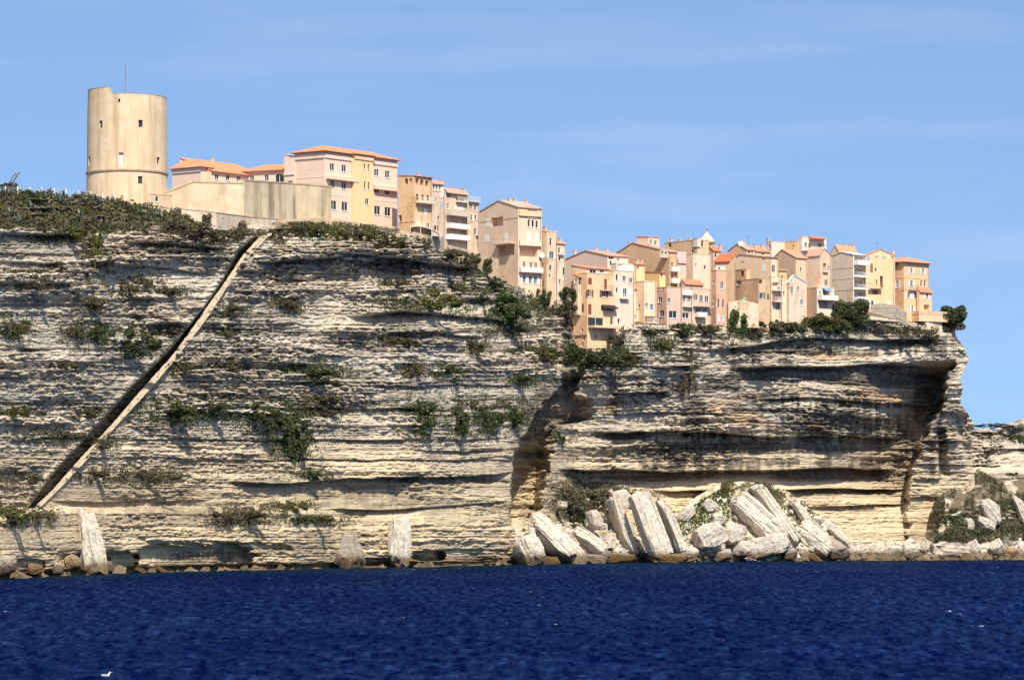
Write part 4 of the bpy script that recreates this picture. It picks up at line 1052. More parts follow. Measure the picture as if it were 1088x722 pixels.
f.win('L', 673.5, 267.2, 3, 5).win('L', 662.2, 267.5, 4, 7, 'c').wins('R', [(714.2, 281.5), (714.2, 293.5)], 3, 5.5).balcony('R', 711.8, 719.6, 288, .9, 'solid', (214, 210, 204)).balcony('R', 711.8, 719.6, 300.5, .9, 'solid', (222, 220, 216)).roof('gL', 13, (214, 140, 104), .3, .62).chim((.2, .7, .3), (.5, .4, -.6)).done()
f2 = House('pink_attic', 'pink roof-top attic with two dark windows, on the skyline above the big brown gable', 'attic', 688.5, 264, 251.5, 12, 12, (240, 204, 188), th=38, Y=f.Y + 8, wear=.12, down=8)
f2.wins('R', [(691.6, 257), (696.6, 258)], 3, 5).roof('sR', 1.5, (226, 170, 150), .2).done()
f3 = House('glazed_terrace', 'white roof terrace with glazing on the right shoulder of the big brown gable', 'terrace', 702, 272, 266, 3, 16.5, (218, 200, 172), th=40, Y=f.depth('R', 712) - 1.2, wear=.3, down=.3)
f3.row('R', 704, 268.5, 715, 270, 4, 2.6, 3).roof('flat', .4).done()
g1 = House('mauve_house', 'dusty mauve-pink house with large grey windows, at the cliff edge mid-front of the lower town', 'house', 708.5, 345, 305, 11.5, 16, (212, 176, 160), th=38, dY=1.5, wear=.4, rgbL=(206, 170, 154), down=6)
g1.win('R', 711, 319.3, 3.4, 5).win('R', 715, 334, 8.6, 7.6, 'w', (170, 166, 160)).win('L', 701.2, 318.5, 4, 6, 'w').win('L', 703, 333, 5, 7, 'w', (170, 166, 160)).wins('L', [(699.8, 306.8), (704.6, 306.8)], 1.8, 2.6).roof('flat', .5).done()
e6 = House('cream_house', 'tall cream house with an undercut balcony, left of the dusty mauve house', 'house', 684.5, 346, 299, 12, 13, (236, 216, 180), th=38, Y=g1.Y - 3, wear=.4, down=6)
e6.win('R', 687.2, 324, 3, 4.4).win('R', 692.3, 326, 3, 6, 'd', BL).win('R', 690, 339, 12, 6.5, 'o').balcony('R', 685, 697, 343, 1.0, 'bars').win('L', 679, 325, 2, 4).roof('flat', 1.0).done()
e7 = House('pale_house', 'pale pink house with a short orange roof strip, left of the tall cream house', 'house', 672.5, 338, 306.5, 8, 16, (236, 212, 196), th=38, Y=e6.depth('L', 674) - 1.0, wear=.3, down=6)
e7.wins('R', [(678, 311.5), (684.6, 312.5)], 3, 6.5).win('R', 671.5, 310, 4, 6).roof('sR', 4.4, (220, 134, 94), .4).done()
e8 = House('low_cream_house', 'low cream house on the rocks with one tall window and a blue tarpaulin above', 'house', 661, 352, 328, 5, 18, (234, 216, 182), th=38, Y=e7.Y - 3.2, wear=.6, down=6)
e8.win('R', 666.3, 339, 3.4, 10).win('R', 666, 350, 4, 4).win('R', 675, 336, 1.6, 3).roof('flat', .6).done()
def tarp():
    Y = e8.Y - .3; o = empty('tarpaulin', W(662, 327, Y)); tag(o, 'bright blue tarpaulin slung over the roof terrace of the low cream house', 'tarpaulin'); P = []
    s = Y / F; m = MB(); n = 8
    for i in range(n):
        for j in range(4):
            def q(i, j): 
                u = i / n; v = j / 4; return ((u - .5) * 10 * s, v * 3 , (3.6 * math.sin(u * 2.6 + .4) - 3 * u + .6 * math.sin(9 * u + 5 * v)) * s + v * .5)
            m.hexa([q(i, j), q(i + 1, j), q(i + 1, j + 1), q(i, j + 1)] + [tuple(Vector(p) + Vector((0, 0, .05))) for p in (q(i, j), q(i + 1, j), q(i + 1, j + 1), q(i, j + 1))])
    m.build('sheet', plain('blue_tarpaulin', (44, 92, 168)), o)
tarp()
g2 = House('balcony_house', 'narrow grey-beige house with stacked balconies, right of the dusty mauve house', 'house', 724.5, 345, 306, 3, 11, (208, 190, 166), th=38, Y=g1.depth('R', 724) - .3, wear=.7, down=6)
g2.wins('R', [(727, 318), (732, 318.6)], 3, 5.5).wins('R', [(728.5, 335)], 7, 6).balcony('R', 724.8, 734, 325.5, .8, 'bars').balcony('R', 724.8, 734, 313, .5, 'solid').roof('flat', .5).done()
g3 = House('stacked_balcony_house', 'grey-beige house with a wide two-tier wooden balcony, left of the narrow brown house', 'house', 735.5, 345, 306.5, 2, 20, (212, 190, 160), th=38, Y=g2.depth('R', 735) - .2, wear=.7, down=6)
g3.wins('R', [(739.6, 316), (745.3, 317), (751, 317.5)], 4, 6.5, 'w', (214, 218, 216)).win('R', 742, 330, 5, 6).win('R', 749, 330, 4, 6).balcony('R', 736, 753.5, 325.2, 1.6, 'bars', (150, 144, 136)).balcony('R', 738, 748, 336.3, 1.2, 'solid', (220, 216, 206)).roof('flat', .5).done()
g3b = House('lean_to_house', 'low house with a short red-orange shed roof, above the two-tier wooden balcony', 'house', 728, 310, 301, 4, 19, (230, 214, 196), th=38, Y=g3.Y + 5, wear=.4, down=5)
g3b.wins('R', [(731.5, 303.4), (734.6, 304)], 2, 2.2).roof('sR', 4.4, (216, 122, 84), .4).done()
g3c = House('pink_tower_house', 'tall pale pink-cream house with one small dark window, centre of the lower town', 'house', 736.5, 308, 270, 7.5, 19, (238, 208, 182), th=38, Y=g3.Y + 9, wear=.25, down=8)
g3c.win('R', 749, 284, 2.4, 4.6).win('R', 739.5, 281, 1.6, 3).roof('flat', .6).done()
g3d = House('pink_house', 'pink house with a tall closed shutter and a pink tiled roof above it', 'house', 720.5, 306, 276, 2, 10.5, (240, 208, 196), th=38, Y=g3.Y + 16, wear=.2, down=8)
g3d.win('R', 724.4, 286, 3.4, 10, 'c', (206, 190, 186)).win('R', 724.4, 298, 2, 4).roof('sR', 8.5, (226, 166, 146), .3).done()
f4 = House('top_house', 'sandy flat-roofed house on the skyline left of the small cream church dome', 'house', 741, 278, 254.8, 35, 12, (216, 182, 130), th=38, Y=g3.Y + 34, wear=.35, down=10)
f4.win('L', 711.5, 260.6, 3.4, 4.4, 'o').win('R', 746.3, 259, 2.6, 7).win('R', 743, 273, 2, 4).win('L', 736, 268, 3.6, 5, 'w').roof('flat', .8).chim((.2, .3, .6), (.2, .6, .6), (.3, .9, 1.0)).done()
f4b = House('white_stack', None, None, 741.3, 262, 253.4, 5.4, 3, (232, 226, 218), th=38, Y=f4.Y - .4, root=f4.root, down=0); f4b.roof('flat', .2).done()
def church():
    Y = f4.Y + 8; o = empty('church_belfry', W(751, 262, Y)); tag(o, 'small cream church dome with a cross on the skyline', 'church'); s = Y / F
    m = MB(); m.box((-6.2 * s, -6.2 * s, -12 * s), (6.2 * s, 6.2 * s, 4 * s)); m.build('drum', stucco((232, 212, 160), .3), o)
    m = MB(); m.box((-9 * s, -9 * s, 4 * s + .004), (9 * s, 9 * s, 5.2 * s)); m.build('cornice', stucco((190, 166, 122), .4), o)
    m = MB(); pr = [(5.2, 7.6), (7.5, 7.0), (10, 5.2), (12.2, 3.0), (14, 1.6), (15.6, 1.2)]
    for (z0, r0), (z1, r1) in zip(pr[:-1], pr[1:]): m.cyl((0, 0, z0 * s), r0 * s, r1 * s, (z1 - z0) * s, 20)
    m.build('dome', stucco((226, 208, 166), .4), o)
    m = MB(); m.box((-.08, -.08, 15.6 * s), (.08, .08, 19.5 * s)); m.box((-.5, -.07, 17.8 * s), (.5, .07, 18.4 * s)); m.build('cross', plain('grey_metal', (120, 120, 122)), o)
church()
f5 = House('red_roof_room', 'small low house with a bright orange roof under the church dome', 'house', 758, 280, 266, 5, 8, (214, 180, 150), th=38, Y=f4.Y + 4, wear=.4, down=8); f5.win('R', 760.5, 271, 2.4, 5).roof('sR', 5, (222, 120, 76), .3).chim((1.1, .3, .5)).done()
# narrow brown house and right part
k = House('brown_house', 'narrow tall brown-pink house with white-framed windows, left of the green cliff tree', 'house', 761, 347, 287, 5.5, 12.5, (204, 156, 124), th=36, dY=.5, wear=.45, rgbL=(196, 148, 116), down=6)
k.win('R', 767.2, 303, 3.2, 7.5).wins('R', [(763.6, 322), (768.4, 322.6)], 2, 9).wins('R', [(763.6, 337.5), (768.4, 338)], 2.4, 8, 'c', (206, 206, 204)).win('L', 758, 300, 1.6, 4).win('L', 758, 318, 1.4, 4).roof('flat', .3).done()
kb = House('roof_room', None, None, 760.5, 288, 282, 3, 10, (238, 222, 204), th=36, Y=k.Y + 1, root=k.root, down=1); kb.win('R', 764.5, 285, 2, 3, 'o').roof('flat', .4).done()
k2 = House('red_roof_house', 'grey-brown house with a bright red-orange roof, right behind the narrow brown house', 'house', 775.5, 322, 276.8, 16.5, 6, (190, 156, 122), th=58, Y=k.Y + 8, wear=.5, down=8); k2.roof('sL', 0, (214, 96, 56), .4)
k2.rh = 8.2 / F * k2.Y; k2.done()
k3 = House('cream_gable_house', 'wide cream house with a shallow gable and scattered small windows, above the stepped brown house', 'house', 819.5, 335, 273.5, 44, 7.5, (240, 214, 172), th=40, Y=k.Y + 13, wear=.3, down=10)
k3.win('L', 789.3, 275, 3, 5).win('L', 783.5, 275, 1.2, 4).win('L', 811, 274, 3, 3.4, 'o').win('L', 811.6, 284.6, 3.8, 8, 'c', (220, 220, 214)).win('R', 822, 285.5, 3.6, 8, 'w').win('R', 822, 298, 2.6, 6, 'c', (200, 150, 110)).roof('gL', 6, (206, 144, 108), .3, .75).chim((.4, .5, .4)).done()
k4 = House('stepped_house', 'brown rough-plastered house with a stepped top and a green arched window', 'house', 806, 325, 296, 31, 12, (196, 162, 126), th=34, Y=k.Y + 5, wear=.8, down=8)
k4.win('L', 784.8, 299.5, 4.6, 7.4, 'w', (150, 150, 148)).win('L', 778.5, 312, 7, 6, 'a', GN).win('R', 809.6, 314, 2.8, 6, 's', GN).win('R', 816, 315, 2, 6, 'c', GN).win('R', 808, 299, 4, 4, 'o').roof('flat', .4).done()
k4b = House('upper_room', None, None, 793, 297, 286, 17, 4, (198, 164, 128), th=34, Y=k4.depth('L', 793.5) + .4, root=k4.root, down=0, wear=.8); k4b.win('L', 788.6, 290.6, 3.4, 6, 'd', (136, 60, 40)).roof('flat', .3).done()
k5 = House('balcony_tower_house', 'cream house with two white-railed balconies one above the other, above the cliff scrub', 'house', 819.5, 333, 294, 2, 10, (234, 212, 176), th=36, Y=Ycrest(820) + 2.5, wear=.5, down=4)
k5.wins('R', [(824, 303.5), (824, 316.5)], 6.6, 7.4, 'o').win('R', 826.5, 326, 3.5, 6).balcony('R', 819.8, 829.4, 308.6, 1.3, 'bars', (232, 232, 228)).balcony('R', 819.8, 829.4, 320.4, 1.3, 'bars', (232, 232, 228)).roof('flat', .5).done()
k6 = House('yellow_stair_house', 'narrow cream house with an ochre roof room, right of the two white-railed balconies', 'house', 831, 335, 297.5, 2, 12, (232, 214, 180), th=36, Y=Ycrest(831) + 3, wear=.6, down=4)
k6.win('R', 833, 311, 1.6, 4).win('R', 838, 318, 2, 5).roof('flat', .4).done()
k6b = House('roof_room', None, None, 828, 299, 287, 2, 8, (222, 184, 110), th=36, Y=k6.Y + 3, root=k6.root, down=0, wear=.5); k6b.win('R', 831.3, 294.6, 2, 4).roof('sR', 1, (196, 140, 100), .3).done()
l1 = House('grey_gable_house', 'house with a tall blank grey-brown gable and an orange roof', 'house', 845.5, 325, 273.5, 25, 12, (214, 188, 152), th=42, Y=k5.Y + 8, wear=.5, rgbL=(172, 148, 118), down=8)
l1.win('R', 851, 286, 2, 4).win('R', 848, 300, 2, 4).roof('gL', 9.5, (226, 142, 104), .3, .58).done()
l2 = House('plaster_house', 'pale grey patched plaster house with a peeling gable, below the tall blank grey-brown gable', 'house', 838, 334, 300, 2, 19, (212, 200, 180), th=36, Y=Ycrest(838) + 2, wear=.9, down=4)
l2.win('R', 841.6, 308.4, 2.8, 8).win('R', 848.2, 306.2, 2, 4).win('R', 852, 321, 2.8, 6).roof('gR', 8, (206, 200, 190), .1, .3).done()
m1 = House('ivory_house', 'narrow house with a blank ivory side wall, right of the tall blank grey-brown gable', 'house', 871.5, 322, 271, 15, 12, (208, 182, 146), th=40, Y=l2.Y + 8, wear=.5, rgbL=(240, 218, 196), down=8)
m1.win('R', 876.2, 283, 3, 7, 'o').win('R', 880.6, 285, 1.8, 5).win('R', 878, 300.5, 3.6, 6.6).balcony('R', 874, 879, 288.5, .5, 'bars').roof('gR', 7, (206, 150, 116), .2, .35).done()
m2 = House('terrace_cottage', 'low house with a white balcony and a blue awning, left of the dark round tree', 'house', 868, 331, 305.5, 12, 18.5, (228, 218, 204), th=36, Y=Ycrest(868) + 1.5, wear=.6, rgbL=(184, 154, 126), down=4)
m2.win('R', 876.8, 311, 4.4, 8, 'o').win('R', 871.6, 311, 2, 3).win('R', 875, 323, 10, 8, 'o').balcony('R', 868.4, 886, 318.5, 1.6, 'solid', (230, 224, 214)).roof('flat', .6).done()
def awning(px, py, w_, host, rgb, label):
    a = host.loc('R', px - w_ / 2, py); b = host.loc('R', px + w_ / 2, py); o = empty('awning', W(px, py, host.depth('R', px))); o.rotation_euler.z = host.th
    tag(o, label, 'awning'); wd = (b[0] - a[0]) / 2; m = MB(); m.hexa([(-wd, -1.5, -.5), (wd, -1.5, -.5), (wd, -.03, .3), (-wd, -.03, .3), (-wd, -1.5, -.44), (wd, -1.5, -.44), (wd, -.03, .36), (-wd, -.03, .36)]); m.build('canvas', plain('awning_canvas', rgb), o)
    
    for q in (-wd, wd):
        m = MB(); m.tube((q, -1.45, -.5), (q, -.03, -.6), .03); m.build('bracket', plain('grey_metal', (120, 120, 122)), o)
awning(877, 307.3, 7, m2, (96, 140, 182), 'blue sloping awning over the terrace door of the low house with the curved balcony')
awning(646, 325.5, 14, e, (52, 46, 44), 'dark awning on the front of the tall apricot house')
n1 = House('white_roof_house', 'white house with dark windows and a small red roof, on the skyline right of centre', 'house', 852, 276, 252, 3, 26, (236, 230, 222), th=38, Y=l1.Y + 22, wear=.25, down=10)
n1.wins('R', [(856.2, 260), (860.4, 260.6)], 2.8, 5, 'o').win('R', 871, 260.5, 5, 3, 'o').balcony('R', 851.5, 869, 266.5, 1.2, 'bars', (110, 106, 102)).roof('flat', .9).done()
n1b = House('roof_room', None, None, 862, 254, 252.8, 3, 15, (226, 214, 204), th=38, Y=n1.Y + .6, root=n1.root, down=0); n1b.roof('sR', 1.8, (206, 110, 80), .4).done()
n2 = House('ochre_house', 'ochre flat-topped house on the skyline, left of the white house with the red roof', 'house', 846.5, 276, 256.3, 13, 5, (228, 180, 102), th=52, Y=n1.Y + 5, wear=.2, down=10); n2.win('L', 842.5, 262, 1.6, 3).roof('flat', .5).done()
n3 = House('pinkish_house', 'white-pink house on the skyline left of the ochre house', 'house', 819.8, 278, 256.6, 5, 14, (236, 216, 206), th=38, Y=n1.Y + 2, wear=.2, down=10); n3.win('L', 817.6, 262, 2, 5).roof('flat', .5).chim((.0, .8, .8)).done()
n4 = House('ridge_house', 'brown-roofed house with a white dish on its ridge, right of the church dome', 'house', 793, 280, 265, 19, 8, (200, 168, 132), th=38, Y=f4.Y + 2, wear=.4, down=10); n4.win('R', 796, 268, 2, 3).roof('gL', 7, (190, 146, 116), .3).chim((.4, .4, .8), (.9, .5, .5)).done()
n5 = House('red_ridge_house', 'house with a low orange-red roof and chimneys, between the dish roof and the white-pink house', 'house', 803, 280, 266.5, 6, 15, (206, 176, 144), th=38, Y=f4.Y + 6, wear=.4, down=10); n5.win('R', 811, 270, 2, 3).roof('sR', 5.5, (216, 132, 96), .3).chim((.2, .6, .4), (.7, .6, .5)).done()
# ---------------- right end
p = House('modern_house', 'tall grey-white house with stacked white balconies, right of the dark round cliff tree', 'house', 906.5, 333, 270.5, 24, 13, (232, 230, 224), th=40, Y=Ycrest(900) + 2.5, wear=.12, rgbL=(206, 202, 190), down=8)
p.band('L', 284, .12, .04, (150, 146, 138)).band('L', 295.6, .12, .04, (150, 146, 138)).band('L', 307.5, .12, .04, (150, 146, 138))
for yy in (276, 288.5, 301.5, 314): p.win('R', 913, yy, 11, 7.2, 'o')
p.win('R', 911, 326, 3, 6, 'd', (120, 60, 50)).win('R', 916, 327, 2.4, 5)
for yy in (281.2, 294.2, 307.2, 320): p.balcony('R', 906.8, 919.4, yy, 1.5, 'solid' if yy < 290 or yy > 310 else 'bars', (234, 232, 228), (226, 224, 218))
p.roof('gL', 3.6, (206, 200, 190), .25).done()
for yy in (276.4, 289, 302, 314.6):
    a = p.loc('R', 908.6, yy + 3.3); b = p.loc('R', 917.4, yy - 2.6)
    mm = MB(); w0, w1 = a[0], b[0]
    for i in range(2):
        u0 = w0 + (w1 - w0) * (.04 + .5 * i); u1 = u0 + (w1 - w0) * .4; p.fbox(mm, 'R', u0, u1, a[1], b[1], -1.48, -1.4)
    mm.build('window', plain('joinery', (206, 206, 202)), p.root)
p2 = House('orange_roof_house', 'house with a long orange roof and chimneys on the skyline behind the grey-white balcony house', 'house', 893, 290, 270, 11, 19, (224, 196, 160), th=38, Y=p.Y + 13, wear=.3, down=8)
p2.roof('gL', 10, (226, 142, 100), .3).chim((.5, .5, .3), (.8, .5, .3), (.95, .4, .4)).done()
q = House('apricot_gable_house', 'apricot house with a shallow gable and grey shutters, second from the point', 'house', 920, 332, 271, 3, 31, (236, 192, 138), th=20, Y=p.Y + 8, wear=.3, down=8)
q.win('R', 922.6, 273.5, 3.6, 10, 'c', (160, 166, 168)).win('R', 931.6, 271.5, 2.4, 4.4).win('R', 939.5, 272, 3.6, 5.4, 'c', (160, 166, 168)).win('R', 948, 272, 2.4, 4.4).win('R', 926, 284.5, 3, 9, 'c', (132, 110, 92)).win('R', 930.5, 286.5, 2, 4).win('R', 931.5, 299, 1.6, 4).win('R', 930, 310.5, 6, 4.6, 'o').win('R', 936.5, 300, 3, 14, 'o')
q.balcony('R', 922, 936, 306, 1.2, 'bars', (110, 100, 92)).roof('gR', 6.4, (222, 140, 100), .3, .5).chim((.97, .4, -.2)).done()
z = House('last_house', 'square orange-pink house with a hipped roof and white shutters, last at the point', 'house', 960.5, 337, 278.3, 21.5, 26.5, (236, 190, 134), th=43, Y=Ycrest(960) + 2, wear=.2, rgbL=(214, 158, 112), down=8)  # left wall and bands darker: shaded side painted into their colour
z.wins('R', [(968.5, 287.5), (980.6, 288)], 2.8, 6, 's').win('R', 968.6, 301.4, 3, 7, 's').wins('R', [(979, 301), (982.8, 301)], 2, 7, 'a').win('R', 965.4, 313.8, 3, 6.4, 's').win('R', 972.4, 314.2, 3, 6.4, 's').win('R', 969.5, 328.6, 2.6, 8, 's').win('R', 978, 328, 4, 9, 'o')
z.wins('R', [(967, 279.9), (980, 280.6)], 1.4, 1.6).win('L', 953.3, 302, 3, 7.5, 's').win('L', 945, 316, 2.8, 6, 'd', (110, 74, 54)).wins('L', [(943.6, 281), (952.6, 280.2), (943.2, 292.4), (948.6, 286.8)], 1.5, 2.2)
z.band('R', 294.6, .14, .05, (206, 160, 112)).band('L', 295, .14, .05, (180, 128, 88)).band('L', 308, .14, .05, (180, 128, 88)).band('R', 307.3, .14, .05, (206, 160, 112)).balcony('R', 964.6, 974.5, 307.6, .7, 'bars', (120, 112, 104))
z.roof('hip', 6.2, (222, 136, 98), .8).chim((.45, .5, .3)).done()
z2 = House('side_room', None, None, 977, 334, 309, 3, 13, (238, 194, 140), th=43, Y=z.depth('R', 977) - 2, root=z.root, wear=.3, down=8)
z2.win('R', 985, 313.8, 2.8, 6.4, 's').win('R', 984.5, 328, 6, 9, 'o').roof('sR', 3.6, (222, 128, 86), .4).done()
z3 = House('terrace', None, None, 976.5, 338, 333.5, 4, 32, (222, 186, 140), th=30, Y=z2.Y - 2.5, root=z.root, wear=.5, down=.7)
z3.roof('flat', 3.4); z3.wl = 5; z3.done()
wallstrip('old_wall', 'crumbling pale stone wall on the rocks below the left side of the last house', 'wall', [(919, 325, 340, z.Y - 1), (936, 322, 342, z.Y - 1.5), (950, 324, 345, z.Y - 2.5), (962, 331, 345, z.Y - 4)], (206, 190, 164), .8, 1.0, mat=ROCK)
wallstrip('terrace_footing', 'cream wall under the terrace slab of the last house', 'wall', [(984, 338, 356, z3.Y + 1.2), (1001, 338, 356, z3.depth('R', 1001) + 1)], (222, 204, 168), 1.0, .5)
wallstrip('lower_garden_wall', 'pale patched garden wall below the stepped brown house', 'wall', [(774, 321, 348, k.Y + 1), (790, 318, 348, k.Y + 1.5), (806, 323, 348, k.Y + 2)], (216, 198, 168), .6, .9)
parasol('parasol', 'green parasol above the pale patched garden wall', 791, 315.5, 8, 5, k.Y + 2.4, (110, 160, 116))
# roof-top aerials and dishes
def aerial(x, y0, y1, Y, label):
    o = empty('tv_aerial', W(x, y0, Y)); tag(o, label, 'aerial'); s = Y / F; h = (y0 - y1) * s; m = MB(); m.tube((0, 0, -1.5), (0, 0, h), .05)
    m.build('mast', plain('grey_metal', (120, 120, 122)), o); m = MB()
    for t in (.8, .95): m.tube((-.6, 0, h * t), (.6, 0, h * t), .03)
    m.build('antenna', plain('grey_metal', (120, 120, 122)), o)
aerial(794.8, 262, 250, n4.Y + 3, 'thin television aerial on the brown roof with the dish'); aerial(932, 264, 257, q.Y + 5, 'short aerial on the apricot gable house')
def dish(x, y, Y, label):
    o = empty('satellite_dish', W(x, y, Y)); tag(o, label, 'dish'); m = MB(); n = 12
    for i in range(n):
        a, b = 2 * math.pi * i / n, 2 * math.pi * (i + 1) / n; r = .65
        m.hexa([(0, .1, 0), (0, .1, 0), (r * math.cos(b), -.08, r * math.sin(b)), (r * math.cos(a), -.08, r * math.sin(a)), (0, .14, 0), (0, .14, 0), (r * math.cos(b), -.04, r * math.sin(b)), (r * math.cos(a), -.04, r * math.sin(a))])
    m.build('reflector', plain('white_paint', (226, 224, 220)), o); m = MB(); m.tube((0, .14, 0), (0, .3, -1.6), .05); m.build('bracket', plain('grey_metal', (120, 120, 122)), o)
dish(787, 258.4, n4.Y - 2, 'white satellite dish on the ridge of the brown-roofed house'); dish(576, 271, c.depth('R', 575) - .8, 'small white satellite dish on the corner of the big cream house')
# ---------------- fallen rocks
ROCK2 = rock_material('pale_boulder', False, (.98, .99, 1.02))
ROCKR = rock_material('ribbed_slab', False, (1.0, 1.01, 1.03), (2.2, 2.2, .22))
ROCK3 = rock_material('grey_boulder', False, (.62, .60, .58))
ROCK4 = rock_material('brown_boulder', False, (.62, .52, .40))
def rock_mesh(name, w, d, h, sq, tilt, yaw, seed, groove=0.0, top=1.0, rough=.16, n=22, fl=0.0):
    """blocky boulder: superellipsoid cube-sphere with noise, bedding grooves and optional vertical fluting"""
    pts = []; faces = []; idx = {}
    def vid(p):
        k = tuple(round(c, 5) for c in p)
        if k not in idx: idx[k] = len(pts); pts.append(p)
        return idx[k]
    g = np.linspace(-1, 1, n)
    for ax in range(3):
        for sg in (-1, 1):
            for i in range(n - 1):
                for j in range(n - 1):
                    q = []
                    for (a, b) in ((g[i], g[j]), (g[i + 1], g[j]), (g[i + 1], g[j + 1]), (g[i], g[j + 1])):
                        p = [0, 0, 0]; p[ax] = sg; p[(ax + 1) % 3] = a; p[(ax + 2) % 3] = b; q.append(vid(tuple(p)))
                    faces.append(tuple(q if sg > 0 else q[::-1]))
    V = np.array(pts); r = np.linalg.norm(V, axis=1, keepdims=True); S = V / r
    V = V * (1 - sq) * .0 + (V * sq + S * (1 - sq) * 1.15)
    taper = 1 - (1 - top) * (V[:, 2:3] + 1) / 2; V[:, :2] *= taper
    o = seed * 17.3
    nz = fbm(V[:, 0] * 1.3 + o + V[:, 2] * .9, V[:, 1] * 1.3 - V[:, 2] * 1.1 + o, seed, 4) - .5
    nz2 = fbm(V[:, 0] * 3.7 + o, V[:, 2] * 3.7 + V[:, 1] * 2.9, seed + 5, 4) - .5
    rq = np.random.default_rng(seed + 900)
    for k in range(18):            # broken faces
        pn = rq.normal(size=3); pn /= np.linalg.norm(pn); ds = V @ pn - rq.uniform(.70, .97) * (sq * np.abs(pn).sum() + (1 - sq) * 1.05)
        V = V - pn * (np.maximum(ds, 0) * .93)[:, None]
    V = V * (1 + rough * 1.2 * nz[:, None] + rough * 1.0 * nz2[:, None])
    if groove:
        i, tt, c = layers((V[:, 0] + 1.2) * 60 + 200 + 8 * nz, V[:, 2] * 40 + 100, 4, 14, seed, 60)
        V = V * (1 + groove * (c - .5)[:, None] * np.array([.3, 1, .6]))
    if fl: V = V * (1 + fl * (vn(V[:, 0] * 7 + V[:, 1] * 5, V[:, 2] * .9, seed) - .5)[:, None] * np.array([1, 1, .3]))
    V = V * np.array([w / 2, d / 2, h / 2])
    Mx = Matrix.Rotation(R(yaw), 3, 'Z'); Mt = Matrix.Rotation(R(tilt), 3, 'Y')
    return V, faces, Mt @ Mx
def rock(name, label, x, y, w, h, mat=None, tilt=0, yaw=20, seed=1, sq=.55, dep=None, lift=None, groove=.16, group=None, top=1.0, rough=.16, fl=0.0, Y=None, n=22):
    fy = min(y + h * .3, float(foot(np.array([float(x)]))[0]) - 1)
    Ys = Y if Y else float(surf_Y(np.array([float(min(x, 1020))]), np.array([fy]))[0]) - (lift if lift is not None else 1.0)
    s = Ys / F; dep = dep or min(w, h) * .8 + 6
    V, faces, M = rock_mesh(name, w * s, dep * s, h * s, sq, tilt, yaw, seed, groove, top, rough, n, fl)
    o = mesh_obj(name, V, faces, mat or (ROCKR if name in ('slab', 'leaning_slab', 'standing_rock') else ROCK2)); o.rotation_euler = M.to_euler(); o.location = W(x, y, Ys); tag(o, label, 'rock', group); return o
rock('standing_rock', 'tall upright fluted white rock in the water at the far left, below the stair foot', 95, 577, 31, 68, None, -6, 25, 3, .6, lift=4, groove=.12, top=.5, fl=.3, n=40, rough=.2)
rock('standing_rock', 'dark grey cone-shaped rock with a pale fluted top, below the middle of the left cliff', 371, 584, 40, 44, ROCK3, 0, 10, 5, .35, lift=3, top=.35, fl=.22, n=30)
rock('standing_rock', 'rounded upright fluted rock at the waterline, right of the dark cone-shaped rock', 424, 577, 28, 52, None, 3, 15, 8, .45, lift=3, top=.72, fl=.2, n=30)
for i, (x, y, w, h, m, lb) in enumerate([
    (78, 598, 15, 18, ROCK4, 'brown boulder touching the left foot of the tall upright white rock'), (113, 603, 14, 13, ROCK3, 'grey boulder touching the right foot of the tall upright white rock'),
    (6, 600, 28, 20, ROCK3, 'layered grey boulder at the left end of the waterline'), (36, 605, 22, 12, ROCK4, 'wedge of brown rock at the waterline left of the tall upright white rock'),
    (60, 604, 14, 10, ROCK2, 'small pale block between the brown wedge and the brown boulder at the far left'), (149, 606, 12, 6, ROCK4, 'low brown stone at the waterline under the dark alcove, left of another like it'),
    (172, 606, 15, 6, ROCK4, 'low brown stone at the waterline under the dark alcove, right of another like it')]):
    rock('boulder', lb, x, y, w, h, m, i * 9 - 20, i * 37, 20 + i, .5, lift=3.5)
# rubble at the foot of the cleft
for i, (x, y, w, h, t, m, lb) in enumerate([
    (585, 566, 20, 62, -44, None, 'long pale tilted slab at the foot of the dark cleft'), (605, 576, 14, 50, -46, None, 'second pale tilted slab, lying against the right of the long one at the cleft foot'),
    (628, 572, 14, 44, -50, None, 'narrow pale tilted slab between the cleft rubble and the three great leaning slabs'), (562, 580, 26, 32, -20, None, 'pale rounded block leaning on the cliff corner left of the cleft rubble'),
    (631, 552, 11, 20, -10, None, 'small white pinnacle in the brown scrub left of the three great leaning slabs'), (597, 536, 9, 8, 0, None, 'small square white block in the brown scrub high at the cleft foot'),
    (628, 589, 32, 11, 4, None, 'flat pale ledge block over a black hollow at the waterline below the cleft'), (606, 590, 34, 14, 10, None, 'low pale block at the waterline left of the flat ledge block'),
    (580, 592, 30, 12, 0, ROCK4, 'low brown rock at the waterline under the cleft rubble')]):
    rock('slab' if h > 30 else 'boulder', lb, x, y + (5 if y > 560 else 0), w, h, m, t, 30, 40 + i, .62, lift=6.5 if y < 580 else 8, groove=.22, rough=.12)
Ysl = float(surf_Y(np.array([680.]), np.array([585.]))[0]) - 6
rock('leaning_slab', 'leftmost and thinnest of the three great slabs leaning left at the waterline', 661, 560, 11, 66, None, -19, 20, 61, .86, dep=22, Y=Ysl + 2, groove=.1, rough=.13, n=44)
rock('leaning_slab', 'widest of the three great slabs leaning left at the waterline, the middle one', 692, 557, 25, 72, None, -21, 18, 62, .9, dep=20, Y=Ysl - 3, groove=.12, rough=.13, n=44)
rock('leaning_slab', 'rightmost of the three great slabs leaning left, half behind the widest one', 712, 561, 11, 64, None, -22, 20, 63, .8, dep=26, Y=Ysl + 3, groove=.1, rough=.13, n=44)
rock('boulder', 'broken white cap behind the tops of the three great leaning slabs', 659, 531, 18, 20, None, -18, 30, 64, .7, Y=Ysl + 5, groove=.1, rough=.08)
